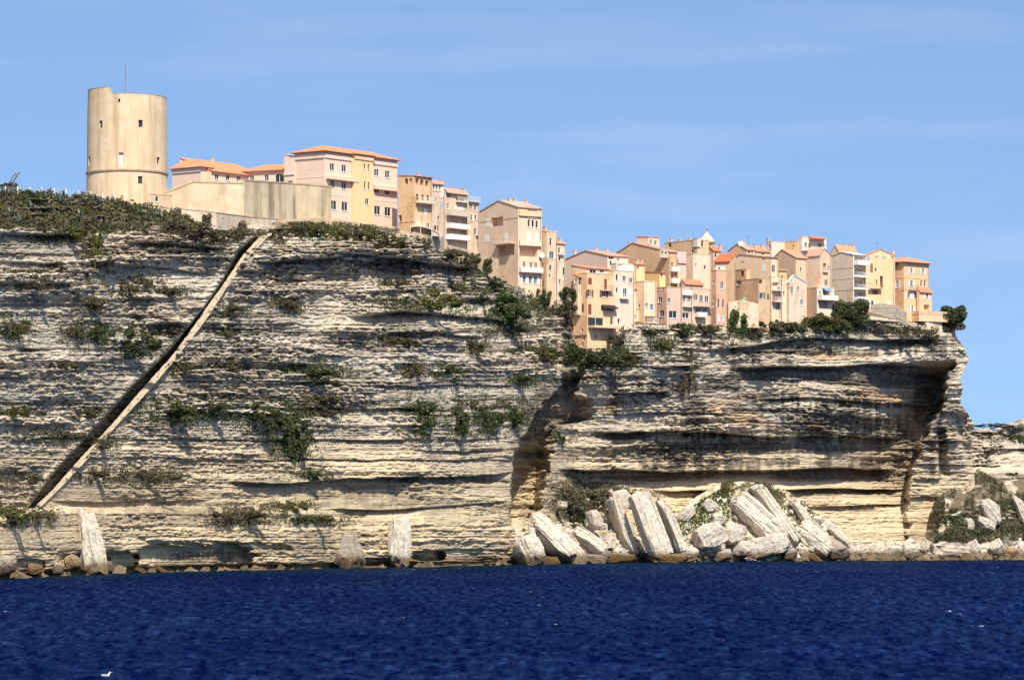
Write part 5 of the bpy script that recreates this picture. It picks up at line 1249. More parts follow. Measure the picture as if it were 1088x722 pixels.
rock('boulder', 'brown plinth rock at the waterline left under the three great leaning slabs', 657, 593, 40, 10, ROCK4, 0, 10, 65, .6, Y=Ysl - 4)
rock('boulder', 'brown plinth rock at the waterline right under the three great leaning slabs', 714, 593, 34, 10, ROCK4, 0, 10, 66, .6, Y=Ysl - 4)

# ---- grassy rock-fall mound
MOUND = [(690, 594), (706, 572), (722, 545), (740, 527), (765, 513), (790, 511), (812, 514), (838, 522), (856, 537), (874, 552), (892, 572), (906, 590), (925, 597)]
ntx, nty = 300, 130
ux = np.linspace(692, 922, ntx); vv = np.linspace(0, 1, nty)[:, None]; MX = np.tile(ux, (nty, 1)); mt = pl(MX, MOUND); MY = mt + vv * (599 - mt)
Ym0 = np.interp(ux, [692, 922], [surf_Y(np.array([700.]), np.array([560.]))[0], surf_Y(np.array([915.]), np.array([575.]))[0]])[None, :]
hgt = (599 - mt)
bul = (13 * (1 - (1 - vv) ** 1.3)) * ss(0, 60, hgt) + 3.0 * (fbm(MX / 16, MY / 12, 121, 4) - .5) + 1.0 * (fbm(MX / 5, MY / 4, 122, 3) - .5)
i_, t_, c_ = layers((MX * .72 - MY * .69) * .9 + 300 + 5 * (fbm(MX / 20, MY / 20, 125) - .5), MX * .69 + MY * .72, 4, 12, 126, 40)
bul = bul + ss(772, 800, MX + (MY - 545) * .8) * ss(0, .12, vv) * 2.6 * (c_ - .4) * (1 - np.abs(2 * t_ - 1) ** 4)
MYd = Ym0 - 1.0 - bul
def mound_Y(x, y):
    i = int(np.clip((x - 692) / 230 * (ntx - 1), 0, ntx - 1)); t_ = float(mt[0, i]); j = int(np.clip((y - t_) / max(1, 599 - t_) * (nty - 1), 0, nty - 1)); return float(MYd[j, i])
MP = np.stack([(MX - HX) / F * MYd, MYd, CH + (HY - MY) / F * MYd], -1)
MP = np.concatenate([MP[:1] + np.array([0, 10, -.5]), MP], 0)
mm = NT('mound_soil'); c = mm.coord('Object')
bs = mm.mix(mm.ramp(mm.noise(c, .16, 6, .7), [(.40, 0), (.55, 1)]), srgb(150, 132, 98), srgb(222, 208, 182)); mm.col(bs); mm.bump(mm.noise(c, 1.2, 5, .7), .6, .3)
mo = grid_mesh('rockfall_mound', MP, mm.m); tag(mo, kind='structure')
def mrock(label, x, y, w, h, tilt=0, yaw=25, seed=1, mat=None, sq=.55, lift=.8, name='boulder', groove=.18, rough=.12, dep=None, n=22, top=1.0):
    return rock(name, label, x, y, w, h, mat, tilt, yaw, seed, sq, dep, None, groove, None, top, rough, 0, mound_Y(x, min(y + h * .25, 597)) - lift, n)
mrock('largest white ribbed slab lying aslant on the green mound, beside the kayak', 806, 552, 25, 66, -47, 20, 81, sq=.7, name='slab', n=44, groove=.2, rough=.14, dep=26)
mrock('long narrow white slab on the green mound, right of the largest ribbed slab', 826, 548, 13, 70, -36, 20, 82, sq=.7, name='slab', n=30, rough=.1, dep=22)
mrock('white knobbly block crowning the green mound', 805, 522, 14, 16, -30, 20, 83)
mrock('broken white slab on the right flank of the green mound', 866, 572, 22, 42, -50, 20, 84, sq=.6, name='slab', n=28)
mrock('narrow white slab low on the right edge of the green mound', 888, 566, 10, 40, -48, 20, 85, sq=.6, name='slab')
mrock('narrow white rib between brown scrub patches right of the mound top', 853, 548, 8, 40, -36, 20, 92, sq=.6, name='slab')
mrock('large pale boulder at the left foot of the green mound', 753, 570, 32, 26, -25, 20, 86, sq=.5, n=28, lift=2)
mrock('pale boulder right of the large one at the left foot of the green mound', 778, 568, 25, 18, -15, 30, 87, lift=1.6)
mrock('small upper white stone on the green left slope of the mound', 753, 537, 14, 13, -40, 20, 88)
mrock('small lower white stone on the green left slope of the mound', 763, 551, 13, 11, 10, 20, 89)
mrock('pale stone at the left edge of the green mound by the sandy chute', 729, 545, 12, 20, 45, 20, 90)
mrock('white apron rock below the largest ribbed slab', 812, 581, 56, 22, -14, 20, 91, sq=.6, n=28, lift=2)
for i, (x, y, w, h, m, lb) in enumerate([
    (730, 590, 26, 14, None, 'flat pale rock at the waterline left of the mound'), (768, 589, 22, 13, None, 'pale shore rock below the pair of boulders'),
    (790, 583, 20, 17, None, 'pale shore rock left of the apron under the largest ribbed slab'), (795, 593, 22, 8, ROCK4, 'low brown shore rock behind the kayak'),
    (838, 589, 22, 13, ROCK3, 'grey-brown shore rock below the middle of the mound'), (862, 592, 20, 9, ROCK4, 'low brown shore rock below the broken white slab'),
    (885, 584, 32, 22, ROCK3, 'big dark grey wedge-shaped shore rock at the right end of the mound')]):
    Yr = mound_Y(x, 596) - 1.5; rock('boulder', lb, x, y, w, h, m, -18 + i * 8, 25 + i * 20, 100 + i, .5, Y=Yr)
for i, (x, y, w, h, m, lb) in enumerate([
    (908, 586, 24, 15, None, 'pale shore boulder just right of the big dark wedge rock'), (932, 587, 28, 14, None, 'pale shore boulder below the sunlit cliff foot'), (950, 583, 18, 12, None, 'small pale boulder above the shore, left of the buttress'),
    (966, 583, 24, 18, None, 'rounded pale boulder at the foot of the buttress'), (988, 579, 20, 13, None, 'pale boulder at the left foot of the scrubby headland mound'), (992, 588, 30, 12, ROCK3, 'dark shore boulder at the left foot of the scrubby headland mound'),
    (1010, 583, 20, 14, None, 'white boulder below the scrubby headland mound, left of the brown one'), (1036, 583, 28, 16, None, 'large white boulder at the shore below the scrubby headland mound'), (1060, 583, 26, 14, None, 'white boulder at the shore under the right end of the headland'),
    (1073, 588, 22, 14, ROCK4, 'brown shore boulder near the right edge'), (1088, 585, 16, 16, None, 'pale boulder at the extreme right edge of the shore'), (918, 592, 20, 8, ROCK4, 'low brown shore stone below the sunlit cliff foot'), (1022, 591, 22, 8, ROCK4, 'low brown stone at the waterline below the headland mound'), (950, 592, 22, 8, ROCK3, 'low grey stone at the waterline left of the buttress foot')]):
    Yr = 806 + (x - 900) * .09; rock('boulder', lb, x, y + 3.5, w, h, m, -15 + i * 11, 25 + i * 23, 130 + i, .5 + .3 * ((i * 37) % 10) / 10, Y=Yr - (i * 53 % 7) * .5, rough=.2)
def far_Y(x, y): return float(Y02(x) - macro2(np.array([float(x)]), np.array([float(y)]))[0])
for i, (x, y, w, h, t, lb) in enumerate([(1052, 543, 16, 30, -40, 'white crag in the middle of the scrubby headland mound'), (1029, 558, 10, 14, 0, 'small white crag low in the scrubby headland mound'), (1046, 556, 22, 12, 20, 'low white crag under the main crag on the headland mound'), (1085, 545, 10, 40, -20, 'white rib at the right edge of the headland mound')]):
    rock('crag', lb, x, y, w, h, None, t, 20, 150 + i, .6, Y=far_Y(x, y) - 2)

# ---------------- the staircase cut into the cliff
so_ = empty('cliff_staircase', spot(37, 541)); tag(so_, 'long straight stone staircase with an outer wall climbing diagonally across the left cliff', 'staircase')
m = MB(); st_ = MB(); O = so_.location
n = 190; pr = None
for k in range(n + 1):
    y = 242 + (541 - 242) * k / n; x = float(at_y(STAIR, y))
    wd = 3.7 + .5 * math.sin(k * .13) + random.uniform(-.35, .35) + (2.5 if k < 6 else 0)
    Yo = float(surf_Y(np.array([x + 7]), np.array([y]))[0]); Ys = float(surf_Y(np.array([x + 7]), np.array([y]), False)[0])
    Yo = Ys - 3.6 + random.uniform(-.2, .2)
    a = W(x - wd, y, Yo) - O; b = W(x + wd, y, Yo + .4) - O
    # tread line deeper in the cut
    c1 = W(x - wd - 1, y + 1.5, Yo + 3.4) - O; c2 = W(x - wd - 7, y + 1.5, Yo + 8) - O
    if pr:
        pa, pb, pc1, pc2 = pr; dz = Vector((0, 5, 0))
        m.hexa([a, b, b + dz, a + dz, pa, pb, pb + dz, pa + dz])
        hz = pc1.z; lo = c1.z - .8
        st_.hexa([(c1.x, c1.y, lo), (pc1.x, pc1.y, lo), (pc2.x, pc2.y, lo), (c2.x, c2.y, lo), (c1.x, c1.y, c1.z), (pc1.x, pc1.y, c1.z), (pc2.x, pc2.y, c1.z), (c2.x, c2.y, c1.z)])
    pr = (a, b, c1, c2)
m.build('outer_wall', rock_material('stair_stone', False, (.76, .70, .62), (1, 1, 1)), so_); st_.build('steps', stucco((150, 132, 110), .8), so_)
# path at its foot

# ---- rubble between the big blocks (too many to count)
def scree(label, pts, seed):
    rs = np.random.default_rng(seed); V = []; Fc = []
    base = np.array([(x, y, z) for x in (-1, 1) for y in (-1, 1) for z in (-1, 1)], float)
    fc = [(0, 1, 3, 2), (4, 6, 7, 5), (0, 4, 5, 1), (2, 3, 7, 6), (0, 2, 6, 4), (1, 5, 7, 3)]
    for (p, s_) in pts:
        b_ = base * rs.uniform(.45, 1.2, 3) + rs.normal(size=(8, 3)) * .22; q, _r = np.linalg.qr(rs.normal(size=(3, 3)))
        k = len(V); V.extend((b_ @ q * s_ + np.array(p)).tolist()); Fc += [tuple(k + i for i in f) for f in fc]
    o = mesh_obj('scree', V, Fc, ROCK2); tag(o, label, 'rubble', kind='stuff')
rs = np.random.default_rng(77); pts = []
for k in range(900):
    x = rs.uniform(548, 735); y = rs.uniform(548, 596); 
    if y < 560 - (x - 600) * .05 and rs.random() < .7: continue
    pts.append((spot(x, min(y, 594), rs.uniform(0, 1.2)), rs.uniform(.25, 1.0) ** 1.6))
scree('broken pale rubble between the slabs at the foot of the dark cleft', pts, 1)
pts = []
for k in range(900):
    x = rs.uniform(712, 912); y = rs.uniform(530, 597); t_ = float(pl(np.array([x]), MOUND)[0])
    if y < t_ + 6 or (x < 775 and y < 560) or (y < 570 and rs.random() < .6): continue
    Y_ = mound_Y(x, y) - rs.uniform(0, .6); pts.append((W(x, y, Y_), rs.uniform(.25, .95) ** 1.6))
scree('broken pale rubble over the lower rock-fall mound', pts, 2)
pts = []
for k in range(700):
    x = rs.uniform(895, 1096); y = rs.uniform(579, 597); Y_ = 808 + (x - 900) * .09 - (y - 588) * .8; pts.append((W(x, y, Y_), rs.uniform(.3, 1.15) ** 1.4))
scree('broken pale rubble along the shore under the headland', pts, 3)
pts = []
for k in range(150):
    x = rs.uniform(-5, 545); y = float(foot(np.array([x]))[0]) - rs.uniform(-1, 3); pts.append((spot(x, y - 2, rs.uniform(.3, 2.6)) + Vector((0, 0, -1.1)), .25 + 1.25 * rs.random() ** 3))
scree('small wet stones along the waterline of the left cliff', pts, 4)
# ---------------- vegetation
def leaf_mat(name, a, b, c_):
    m = NT(name); c = m.coord('Object', (1, 1, 1))
    r = m.n('NewGeometry').outputs['Random Per Island']
    base = m.mix(r, srgb(*a), srgb(*b))
    base = m.mix(m.ramp(m.noise(c, 1.4, 3), [(.45, 0), (.65, .8)]), base, srgb(*c_))
    m.col(base); m.set(Roughness=.75, Specular_IOR_Level=.15)
    return m.m
LEAF = dict(d=leaf_mat('dark_green_leaves', (44, 54, 32), (74, 82, 50), (92, 92, 62)), g=leaf_mat('dry_grey_brown_leaves', (68, 62, 48), (108, 98, 76), (88, 88, 62)),
            o=leaf_mat('olive_leaves', (66, 70, 36), (102, 102, 56), (92, 80, 52)), y=leaf_mat('yellow_green_leaves', (78, 80, 38), (112, 110, 58), (70, 78, 40)),
            v=leaf_mat('fresh_green_leaves', (46, 68, 30), (76, 98, 46), (58, 76, 38)))
BARK = plain('bark', (78, 62, 48))
def leaves(cx, size, rs, nrm_up=.3):
    """one quad per centre; cx (n,3)"""
    n = len(cx); d1 = rs.normal(size=(n, 3)); d1 /= np.linalg.norm(d1, axis=1, keepdims=True)
    d2 = np.cross(d1, rs.normal(size=(n, 3))); d2 /= np.linalg.norm(d2, axis=1, keepdims=True)
    s = size * rs.uniform(.6, 1.3, (n, 1)); a = d1 * s; b = d2 * s * .6
    return np.stack([cx - a, cx + b, cx + a, cx - b], 1).reshape(-1, 3)
def leaf_mesh(name, centers, size, mat, rs):
    V = leaves(centers, size, rs); n = len(centers); me = bpy.data.meshes.new(name)
    me.vertices.add(len(V)); me.vertices.foreach_set('co', V.reshape(-1).astype(np.float32))
    me.loops.add(4 * n); me.loops.foreach_set('vertex_index', np.arange(4 * n, dtype=np.int32))
    me.polygons.add(n); me.polygons.foreach_set('loop_start', (np.arange(n) * 4).astype(np.int32))
    me.materials.append(mat); me.update(calc_edges=True); return me
protos = {}
def proto(kind, var, wide):
    key = (kind, var, wide)
    if key in protos: return protos[key]
    rs = np.random.default_rng(100 + var * 7 + (50 if wide else 0)); C = []
    nb = 20 if wide else 13
    for k in range(nb):
        cx = rs.uniform(-.88, .88); env = (1 - abs(cx) ** 2.2) * rs.uniform(.35, 1.15)
        c = np.array([cx, rs.uniform(-.5, .5), rs.uniform(-.75, .55) * env + (.1 if rs.random() < .5 else -.15)]); r = rs.uniform(.14, .36)
        n = int(620 * r); p = rs.normal(size=(n, 3)); p /= np.linalg.norm(p, axis=1, keepdims=True); p *= (rs.uniform(.25, 1, (n, 1)) ** .5) * r
        C.append(p * np.array([.62 if wide else .95, 1, rs.uniform(.8, 1.2)]) + c)
    # stray sprigs and trailing ends
    p = rs.normal(size=(110, 3)) * np.array([.55, .4, .4]); C.append(p)
    for k in range(5):
        x0 = rs.uniform(-.7, .7); q = rs.uniform(0, 1, (16, 1)); C.append(np.array([[x0, -.3, -.3]]) + q * np.array([[rs.uniform(-.15, .15), 0, -rs.uniform(.5, .95)]]) + rs.normal(size=(16, 3)) * .05)
    C = np.concatenate(C)
    me = leaf_mesh('foliage', C, .075, LEAF[kind], rs)
    st = MB()
    for k in range(4): st.tube((0, .5, -.6), (rs.uniform(-.5, .5), rs.uniform(-.2, .2), rs.uniform(-.2, .3)), .03, 5)
    sm = bpy.data.meshes.new('stem'); sm.from_pydata([tuple(v) for v in st.v], [], st.f); sm.materials.append(BARK)
    protos[key] = (me, sm); return protos[key]
bc = [0]; spots = []
def bush(label, x, y, w, h, kind, Y=None, name='shrub', group='shrubs on the cliff', cat='shrub', lift=None):
    if Y is None: spots.append((x, y, w, h, kind))
    bc[0] += 1; me, sm = proto(kind, bc[0] % 6, w > 1.45 * h)
    if Y is None: p = spot(x, min(y + h * .3, 596), (1.3 + .028 * w if lift is None else lift)); Yb = p.y; 
    else: Yb = Y
    s = Yb / F; loc = W(x, y, Yb)
    o = empty(name, loc, random.uniform(-.5, .5)); tag(o, label, cat, group)
    sx, sz = w / 2 * s * 1.22, h / 2 * s * 1.22; sy = min(sx, max(1.6, sz * 1.2))
    a = bpy.data.objects.new('foliage', me); link(a); a.parent = o; a.scale = (sx, sy, sz)
    b = bpy.data.objects.new('stem', sm); link(b); b.parent = o; b.scale = (sx, sy, sz)
    return o
B = bush
# along the top, left
for a in [('tall yellow-green shrub hanging over the cliff edge below the round tower', 101, 262, 14, 42, 'y'), ('yellowish shrub on the cliff edge left of the hanging one', 72, 247, 42, 14, 'y'),
          ('brown dry tuft under the yellow-green hanging shrub', 108, 275, 20, 20, 'g'), ('dark round-topped shrub standing up in front of the pale parapet', 215, 232, 17, 20, 'd'), ('wide brownish shrub below the dark round-topped one', 205, 245, 44, 24, 'g'),
          ('brownish shrub left of the dark round-topped one', 186, 240, 26, 20, 'g'), ('small shrub clump at the cliff edge just left of the stair head', 254, 249, 28, 9, 'g'), ('small low shrub at the rim left of the wide brownish one', 228, 250, 22, 14, 'g'),
          ('grey shrub at the right side of the stair head', 296, 248, 17, 15, 'g'), ('first brown shrub of the hedge below the hospital wall', 313, 243, 22, 15, 'g'), ('second, olive shrub of the hedge below the hospital wall', 332, 244, 24, 16, 'o'),
          ('third, yellowish shrub of the hedge below the hospital wall', 354, 246, 26, 14, 'y'), ('fourth, brown shrub of the hedge below the hospital wall', 374, 247, 26, 17, 'g'), ('fifth, olive shrub of the hedge below the hospital wall', 394, 250, 26, 17, 'o'),
          ('last, brown shrub of the hedge below the hospital wall', 415, 255, 26, 15, 'g'), ('dark shrub in front of the pale rubble terrace wall', 449, 259, 16, 18, 'g'), ('brown shrub row under the arched canopy terrace', 474, 270, 34, 13, 'g'),
          ('brown shrub at the rim below the narrow sandy house', 496, 275, 26, 15, 'g'), ('dark creeper between the two pale piers', 517, 282, 14, 22, 'd'), ('dark shrub at the foot of the two pale piers', 522, 299, 26, 12, 'd'), ('yellow-green sprig beside the left pier', 505, 271, 8, 10, 'v')]:
    B(*a)
for a in [('dark shrub at the clifftop corner behind the white fence', 10, 199, 18, 14, 'd'), ('low hedge behind the white fence', 26, 205, 22, 9, 'd')]: B(*a, Y=Ycrest(10) + 9)
# face of the left cliff
for a in [('spread of grey scrub high on the far-left cliff', 34, 298, 36, 16, 'g'), ('small scrub tuft above the far-left spread', 62, 285, 18, 8, 'g'), ('scrub tuft below the dry brown tuft, left of the tuft pair', 97, 321, 26, 13, 'g'), ('scrub tuft left in the pair high between tower and stair', 133, 306, 24, 13, 'g'),
          ('scrub tuft right in the pair high between tower and stair', 155, 301, 15, 15, 'g'), ('thin scrub tuft closest to the stair, high on the cliff', 180, 309, 24, 10, 'g'), ('large dark drooping shrub in the middle of the left cliff, left of the stair', 136, 362, 58, 28, 'd'),
          ('smaller dark shrub joining the large drooping one on its left', 101, 352, 24, 13, 'd'), ('thin scrub between the large drooping shrub and the stair', 180, 351, 24, 9, 'g'), ('dry tuft left of the large drooping shrub', 79, 350, 14, 14, 'g'), ('pale green tuft on the far-left ledge over a small cave', 18, 350, 18, 15, 'o'),
          ('small tuft at the very left edge, mid height', 4, 347, 12, 14, 'g'), ('flat olive patch below the small far-left cave', 66, 388, 26, 9, 'o'), ('long olive strip at the left edge, lower cliff', 12, 438, 34, 11, 'o'), ('grey shrub left of the stair, lower cliff', 92, 437, 20, 11, 'g'),
          ('wide grey shrub on a ledge left of the stair, lower cliff', 66, 462, 44, 11, 'g'), ('shrub touching the right side of the stair, lower cliff', 107, 471, 18, 16, 'g'), ('flat grey shrub right of the stair above the sandy ledge', 104, 503, 26, 9, 'g'), ('long flat grey shrub above the sandy ledge', 160, 506, 54, 10, 'g'),
          ('flat grey shrub left of the stair foot', 32, 509, 38, 8, 'g'), ('olive shrub heap at the lower left corner', 12, 546, 34, 16, 'o'), ('brown shrub right of the olive heap at the lower left corner', 38, 548, 24, 10, 'g'), ('wispy shrub right of the stair, upper cliff', 245, 328, 24, 14, 'g'),
          ('thin hanging shrub right of the stair, upper cliff', 240, 355, 11, 13, 'g'), ('long hanging dry stem shrub in the rock joint', 271, 365, 9, 24, 'g'), ('grey shrub touching the right side of the stair, middle', 195, 390, 26, 14, 'g'), ('grey shrub in a row right of the stair, middle', 243, 388, 24, 14, 'g'),
          ('small tuft below the row right of the stair', 254, 400, 9, 10, 'g'), ('large dark green shrub hanging right of the stair, lower cliff', 186, 436, 44, 24, 'd'), ('dark green strip joining the two large hanging shrubs', 225, 432, 44, 13, 'd'), ('dark green shrub in the middle of the long hanging strip', 272, 436, 44, 22, 'd'),
          ('big bright-dark green shrub drooping at the end of the long strip', 312, 462, 32, 42, 'd'), ('dark shrub above the big drooping one', 296, 446, 26, 24, 'd'), ('grey shrub below the stair-foot ledge, left', 237, 547, 20, 14, 'g'), ('grey shrub below the stair-foot ledge, right', 266, 547, 30, 17, 'g'),
          ('flat grey tuft in mid-cliff, upper of two', 343, 423, 42, 10, 'g'), ('flat grey tuft in mid-cliff, lower of two', 343, 437, 26, 10, 'g'), ('left hanging dark shrub of three in mid-cliff', 450, 441, 28, 34, 'd'), ('middle hanging dark shrub of three in mid-cliff', 488, 442, 24, 33, 'd'),
          ('right hanging dark shrub of three in mid-cliff', 521, 443, 28, 30, 'd'), ('dark shrub beside the cleft edge', 546, 441, 24, 26, 'd'), ('small dark tuft alone on the lower cliff below the big drooping shrub', 333, 504, 18, 10, 'd'), ('olive tuft near the sandy ramp of the lower cliff', 311, 538, 26, 10, 'o'),
          ('thin olive tuft on the sandy ramp', 338, 551, 34, 7, 'o'), ('small tuft beside the thin olive one', 316, 551, 12, 6, 'd'), ('grey shrub under the big cliff-edge overhang, left', 306, 323, 22, 13, 'g'), ('wide dark shrub in the middle of the cliff below the hospital', 332, 396, 48, 18, 'd'),
          ('thin shrub under the pale ledge below the ochre house', 428, 362, 26, 9, 'g'), ('long yellow-green shrub on the terrace below the loggia house', 456, 318, 58, 24, 'y'), ('brown shrub above the long yellow-green one', 420, 301, 22, 10, 'g'), ('dry tuft on the terrace below the narrow sandy house', 484, 305, 20, 12, 'g'),
          ('dry tuft on the terrace below the two pale piers', 505, 312, 18, 13, 'g'), ('green shrub heap on the terrace below the big cream house, left', 533, 318, 30, 20, 'v'), ('large dark shrub heap on the terrace below the big cream house', 540, 332, 44, 24, 'd'), ('drooping shrub on the step below the terrace', 502, 366, 24, 18, 'g'),
          ('wide scrub on the step below the big cream house', 545, 351, 34, 12, 'g'), ('small dark shrub in mid-cliff below the drooping one', 440, 390, 15, 17, 'g'), ('green shrub pair in mid-cliff', 478, 393, 24, 14, 'd'), ('dark tuft low on the cliff right of the pair', 552, 402, 24, 13, 'd'),
          ('round dark tree-like bush at the foot of the grey-beige house', 577, 316, 14, 24, 'd'), ('round dark tree-like bush left of the tall apricot house', 605, 310, 20, 20, 'd'), ('brown scrub hanging left of the tall apricot house', 601, 326, 28, 16, 'g'), ('olive scrub on the rock ledge above the cleft', 574, 374, 40, 16, 'o'),
          ('dark green shrub at the foot of the tall apricot house', 637, 381, 40, 26, 'd'), ('olive shrub right of the one at the foot of the tall apricot house', 660, 379, 26, 14, 'o'), ('dark shrub at the left foot of the tall apricot house', 612, 374, 20, 12, 'd'), ('bright green tuft on the lit edge of the cleft', 595, 464, 11, 11, 'v')]:
    B(*a)
# right part
for a in [('dark brown creeper running down the middle of the right cliff', 729, 386, 15, 46, 'g'), ('olive tuft on the rocks below the dusty mauve house', 705, 367, 18, 11, 'o'), ('dark shrub on the rocks below the white house', 655, 358, 14, 18, 'g'), ('dark green shrub at the foot of the narrow balcony house', 725, 350, 20, 20, 'd'),
          ('brown shrub at the foot of the two-tier balcony house', 748, 349, 26, 12, 'g'), ('tall fresh-green cliff tree in front of the garden wall', 783, 338, 20, 34, 'v'), ('brown scrub right of the tall fresh-green tree', 800, 348, 24, 18, 'g'), ('brown scrub below the two white-railed balconies', 822, 347, 26, 16, 'g'),
          ('olive scrub below the pale patched plaster house', 842, 348, 28, 16, 'd'), ('olive spreading shrub below the curved balcony', 868, 341, 44, 20, 'o'), ('dark olive shrub left of the dark round tree', 888, 346, 30, 18, 'd'), ('brown scrub on the rocks right of the dark round tree', 930, 347, 34, 8, 'g'),
          ('brown scrub on the rocks below the last house', 956, 350, 44, 8, 'g'), ('brown tuft under the terrace of the last house', 985, 356, 22, 10, 'g'), ('small tuft on the sunny rocks right of the dusty mauve house', 690, 352, 14, 8, 'g'),
          ('dark brown-green scrub at the foot of the cleft', 604, 530, 32, 36, 'g'), ('green scrub strip right of the cleft foot', 614, 545, 16, 30, 'd'), ('brown scrub above the three great leaning slabs', 650, 524, 46, 16, 'g'), ('brown scrub left of the three great leaning slabs', 633, 537, 20, 18, 'g')]:
    B(*a)
def tree(label, x, y, w, h, kind, Y, name='cliff_tree', n=9, seed=1):
    rs = np.random.default_rng(seed); s = Y / F; o = empty(name, W(x, y + h / 2, Y)); tag(o, label, 'tree'); C = []; tr = MB()
    tr.tube((0, 0, -2), (0, 0, h * s * .35), .28, 8)
    for k in range(n * 3):
        c = np.array([rs.uniform(-.42, .42) * w * s, rs.uniform(-.3, .3) * w * s, rs.uniform(.28, .82) * h * s]); r = rs.uniform(.09, .2) * min(w, h) * s
        tr.tube((0, 0, h * s * .2), tuple(c), .1, 5); m_ = int(330 * (r / (.22 * min(w, h) * s)))
        p = rs.normal(size=(m_, 3)); p /= np.linalg.norm(p, axis=1, keepdims=True); p *= rs.uniform(.3, 1, (m_, 1)) ** .45 * r; C.append(p * np.array([1.15, 1.1, .9]) + c)
    me = leaf_mesh('crown', np.concatenate(C), .26, LEAF[kind], rs); c = bpy.data.objects.new('crown', me); link(c); c.parent = o
    tr.build('trunk', BARK, o); return o
tree('big dark green round tree on the cliff edge left of the grey-white balcony house', 904, 335, 38, 40, 'd', Ycrest(905) - 1.0, n=16, seed=3)
tree('dark tree leaning out at the extreme right end of the clifftop', 1012, 341, 26, 42, 'd', Ycrest(1006) - 1, n=14, seed=5)
# agaves
am = leaf_mat('agave_leaves', (100, 110, 98), (136, 146, 132), (84, 94, 82))
def agave_mesh():
    m = MB(); rs = random.Random(4)
    for k in range(26):
        a = rs.uniform(0, 6.28); el = rs.uniform(.25, 1.35); L = rs.uniform(.75, 1.1); d = Vector((math.cos(a) * math.cos(el), math.sin(a) * math.cos(el), math.sin(el))); sd_ = Vector((-math.sin(a), math.cos(a), 0)) * .09; up = Vector((0, 0, .03))
        b0 = Vector((0, 0, 0)); mid = d * L * .5 + Vector((0, 0, .04)); tip = d * L
        m.quad(b0 - sd_ * .7, mid - sd_, tip, mid + sd_, b0 + sd_ * .7)
    me = bpy.data.meshes.new('rosette'); me.from_pydata([tuple(v) for v in m.v], [], m.f); me.materials.append(am); return me
ag = agave_mesh()
for (x, y, r) in [(10, 231, 1.8), (18, 238, 1.7), (33, 224, 1.7), (40, 233, 1.6), (47, 216, 1.8), (52, 223, 1.8), (63, 217, 1.9), (67, 221, 1.6), (87, 217, 1.7), (90, 240, 1.4), (104, 219, 1.8), (43, 240, 1.4), (147, 229, 1.6), (155, 236, 1.6), (164, 233, 1.7), (172, 235, 1.7), (108, 239, 1.3), (84, 231, 1.5)]:
    o = bpy.data.objects.new('agave', ag); link(o); p = spot(x, y, .6); o.location = p; o.scale = (r * 1.2, r * 1.2, r * 1.2); o.rotation_euler.z = random.uniform(0, 6)
    tag(o, 'spiky blue-green agave rosette in the scrub on the clifftop slope near the round tower', 'agave', 'agaves on the clifftop slope')
o = empty('flowering_agave', W(6, 203, Ycrest(10) + 8)); tag(o, 'leaning dead agave flower stalk on the skyline at the far left', 'agave'); s = (Ycrest(10) + 8) / F
m = MB(); m.tube((0, 0, -1), (13 * s, 0, 19 * s), .05); m.build('flower_stalk', BARK, o); m = MB()
for k in range(12):
    t_ = .35 + k * .055; q = (13 * s * t_ + (.35 if k % 2 else -.3), .1 * (k % 3), 19 * s * t_ + .2); m.tube((13 * s * t_, 0, 19 * s * t_), q, .03); m.cyl((q[0], q[1], q[2] - .05), .2, .14, .16, 8)
m.build('seed_heads', plain('dry_pods', (86, 70, 52)), o)

# ---- ground cover (uncountable low scrub)
def cover(name, label, pts, size, mat):
    me = leaf_mesh(name, np.array(pts), size, mat, np.random.default_rng(9)); o = bpy.data.objects.new(name, me); link(o); tag(o, label, 'scrub', kind='stuff'); return o
def scatter(n, x0, x1, y0, y1, mask, yfun, hmax, seed):
    rs = np.random.default_rng(seed); x = rs.uniform(x0, x1, n); y = rs.uniform(y0, y1, n); k = mask(x, y, rs); x, y = x[k], y[k]
    Yd = yfun(x, y); nz = fbm(x / 5, y / 4, seed + 3, 3)
    hh = rs.uniform(0, 1, len(x)) ** .7 * hmax * np.clip(nz * 2 - .3, .15, 1.2)
    return np.stack([(x - HX) / F * Yd, Yd - hh * .5, CH + (HY - y) / F * Yd + hh], -1)
sf = lambda x, y: surf_Y(x, y, True)
mask1 = lambda x, y, rs: (y > crest(x) + 1) & (rs.uniform(size=len(x)) < 1.25 * ss(250, 241, y + 10 * (fbm(x / 14, y / 7, 58) - .5) - 6 * ss(150, 230, x)) * ss(.25, .45, fbm(x / 11, y / 6, 131, 3)))
for i, (kd, lb) in enumerate((('g', 'dry grey-brown scrub covering the clifftop slope below the round tower'), ('d', 'dark green scrub mixed into the clifftop slope below the round tower'), ('o', 'olive scrub mixed into the clifftop slope below the round tower'))):
    mk = (lambda i: lambda x, y, rs: mask1(x, y, rs) & ((fbm(x / 9, y / 6, 140, 3) > (.0, .48, .55)[i]) & (fbm(x / 9, y / 6, 140, 3) < (.52, .6, .9)[i])))(i)
    cover('scrub', lb, scatter((60000, 60000, 40000)[i], -22, 262, 204, 262, mk, sf, 1.25, 150 + i), .27, LEAF[kd])
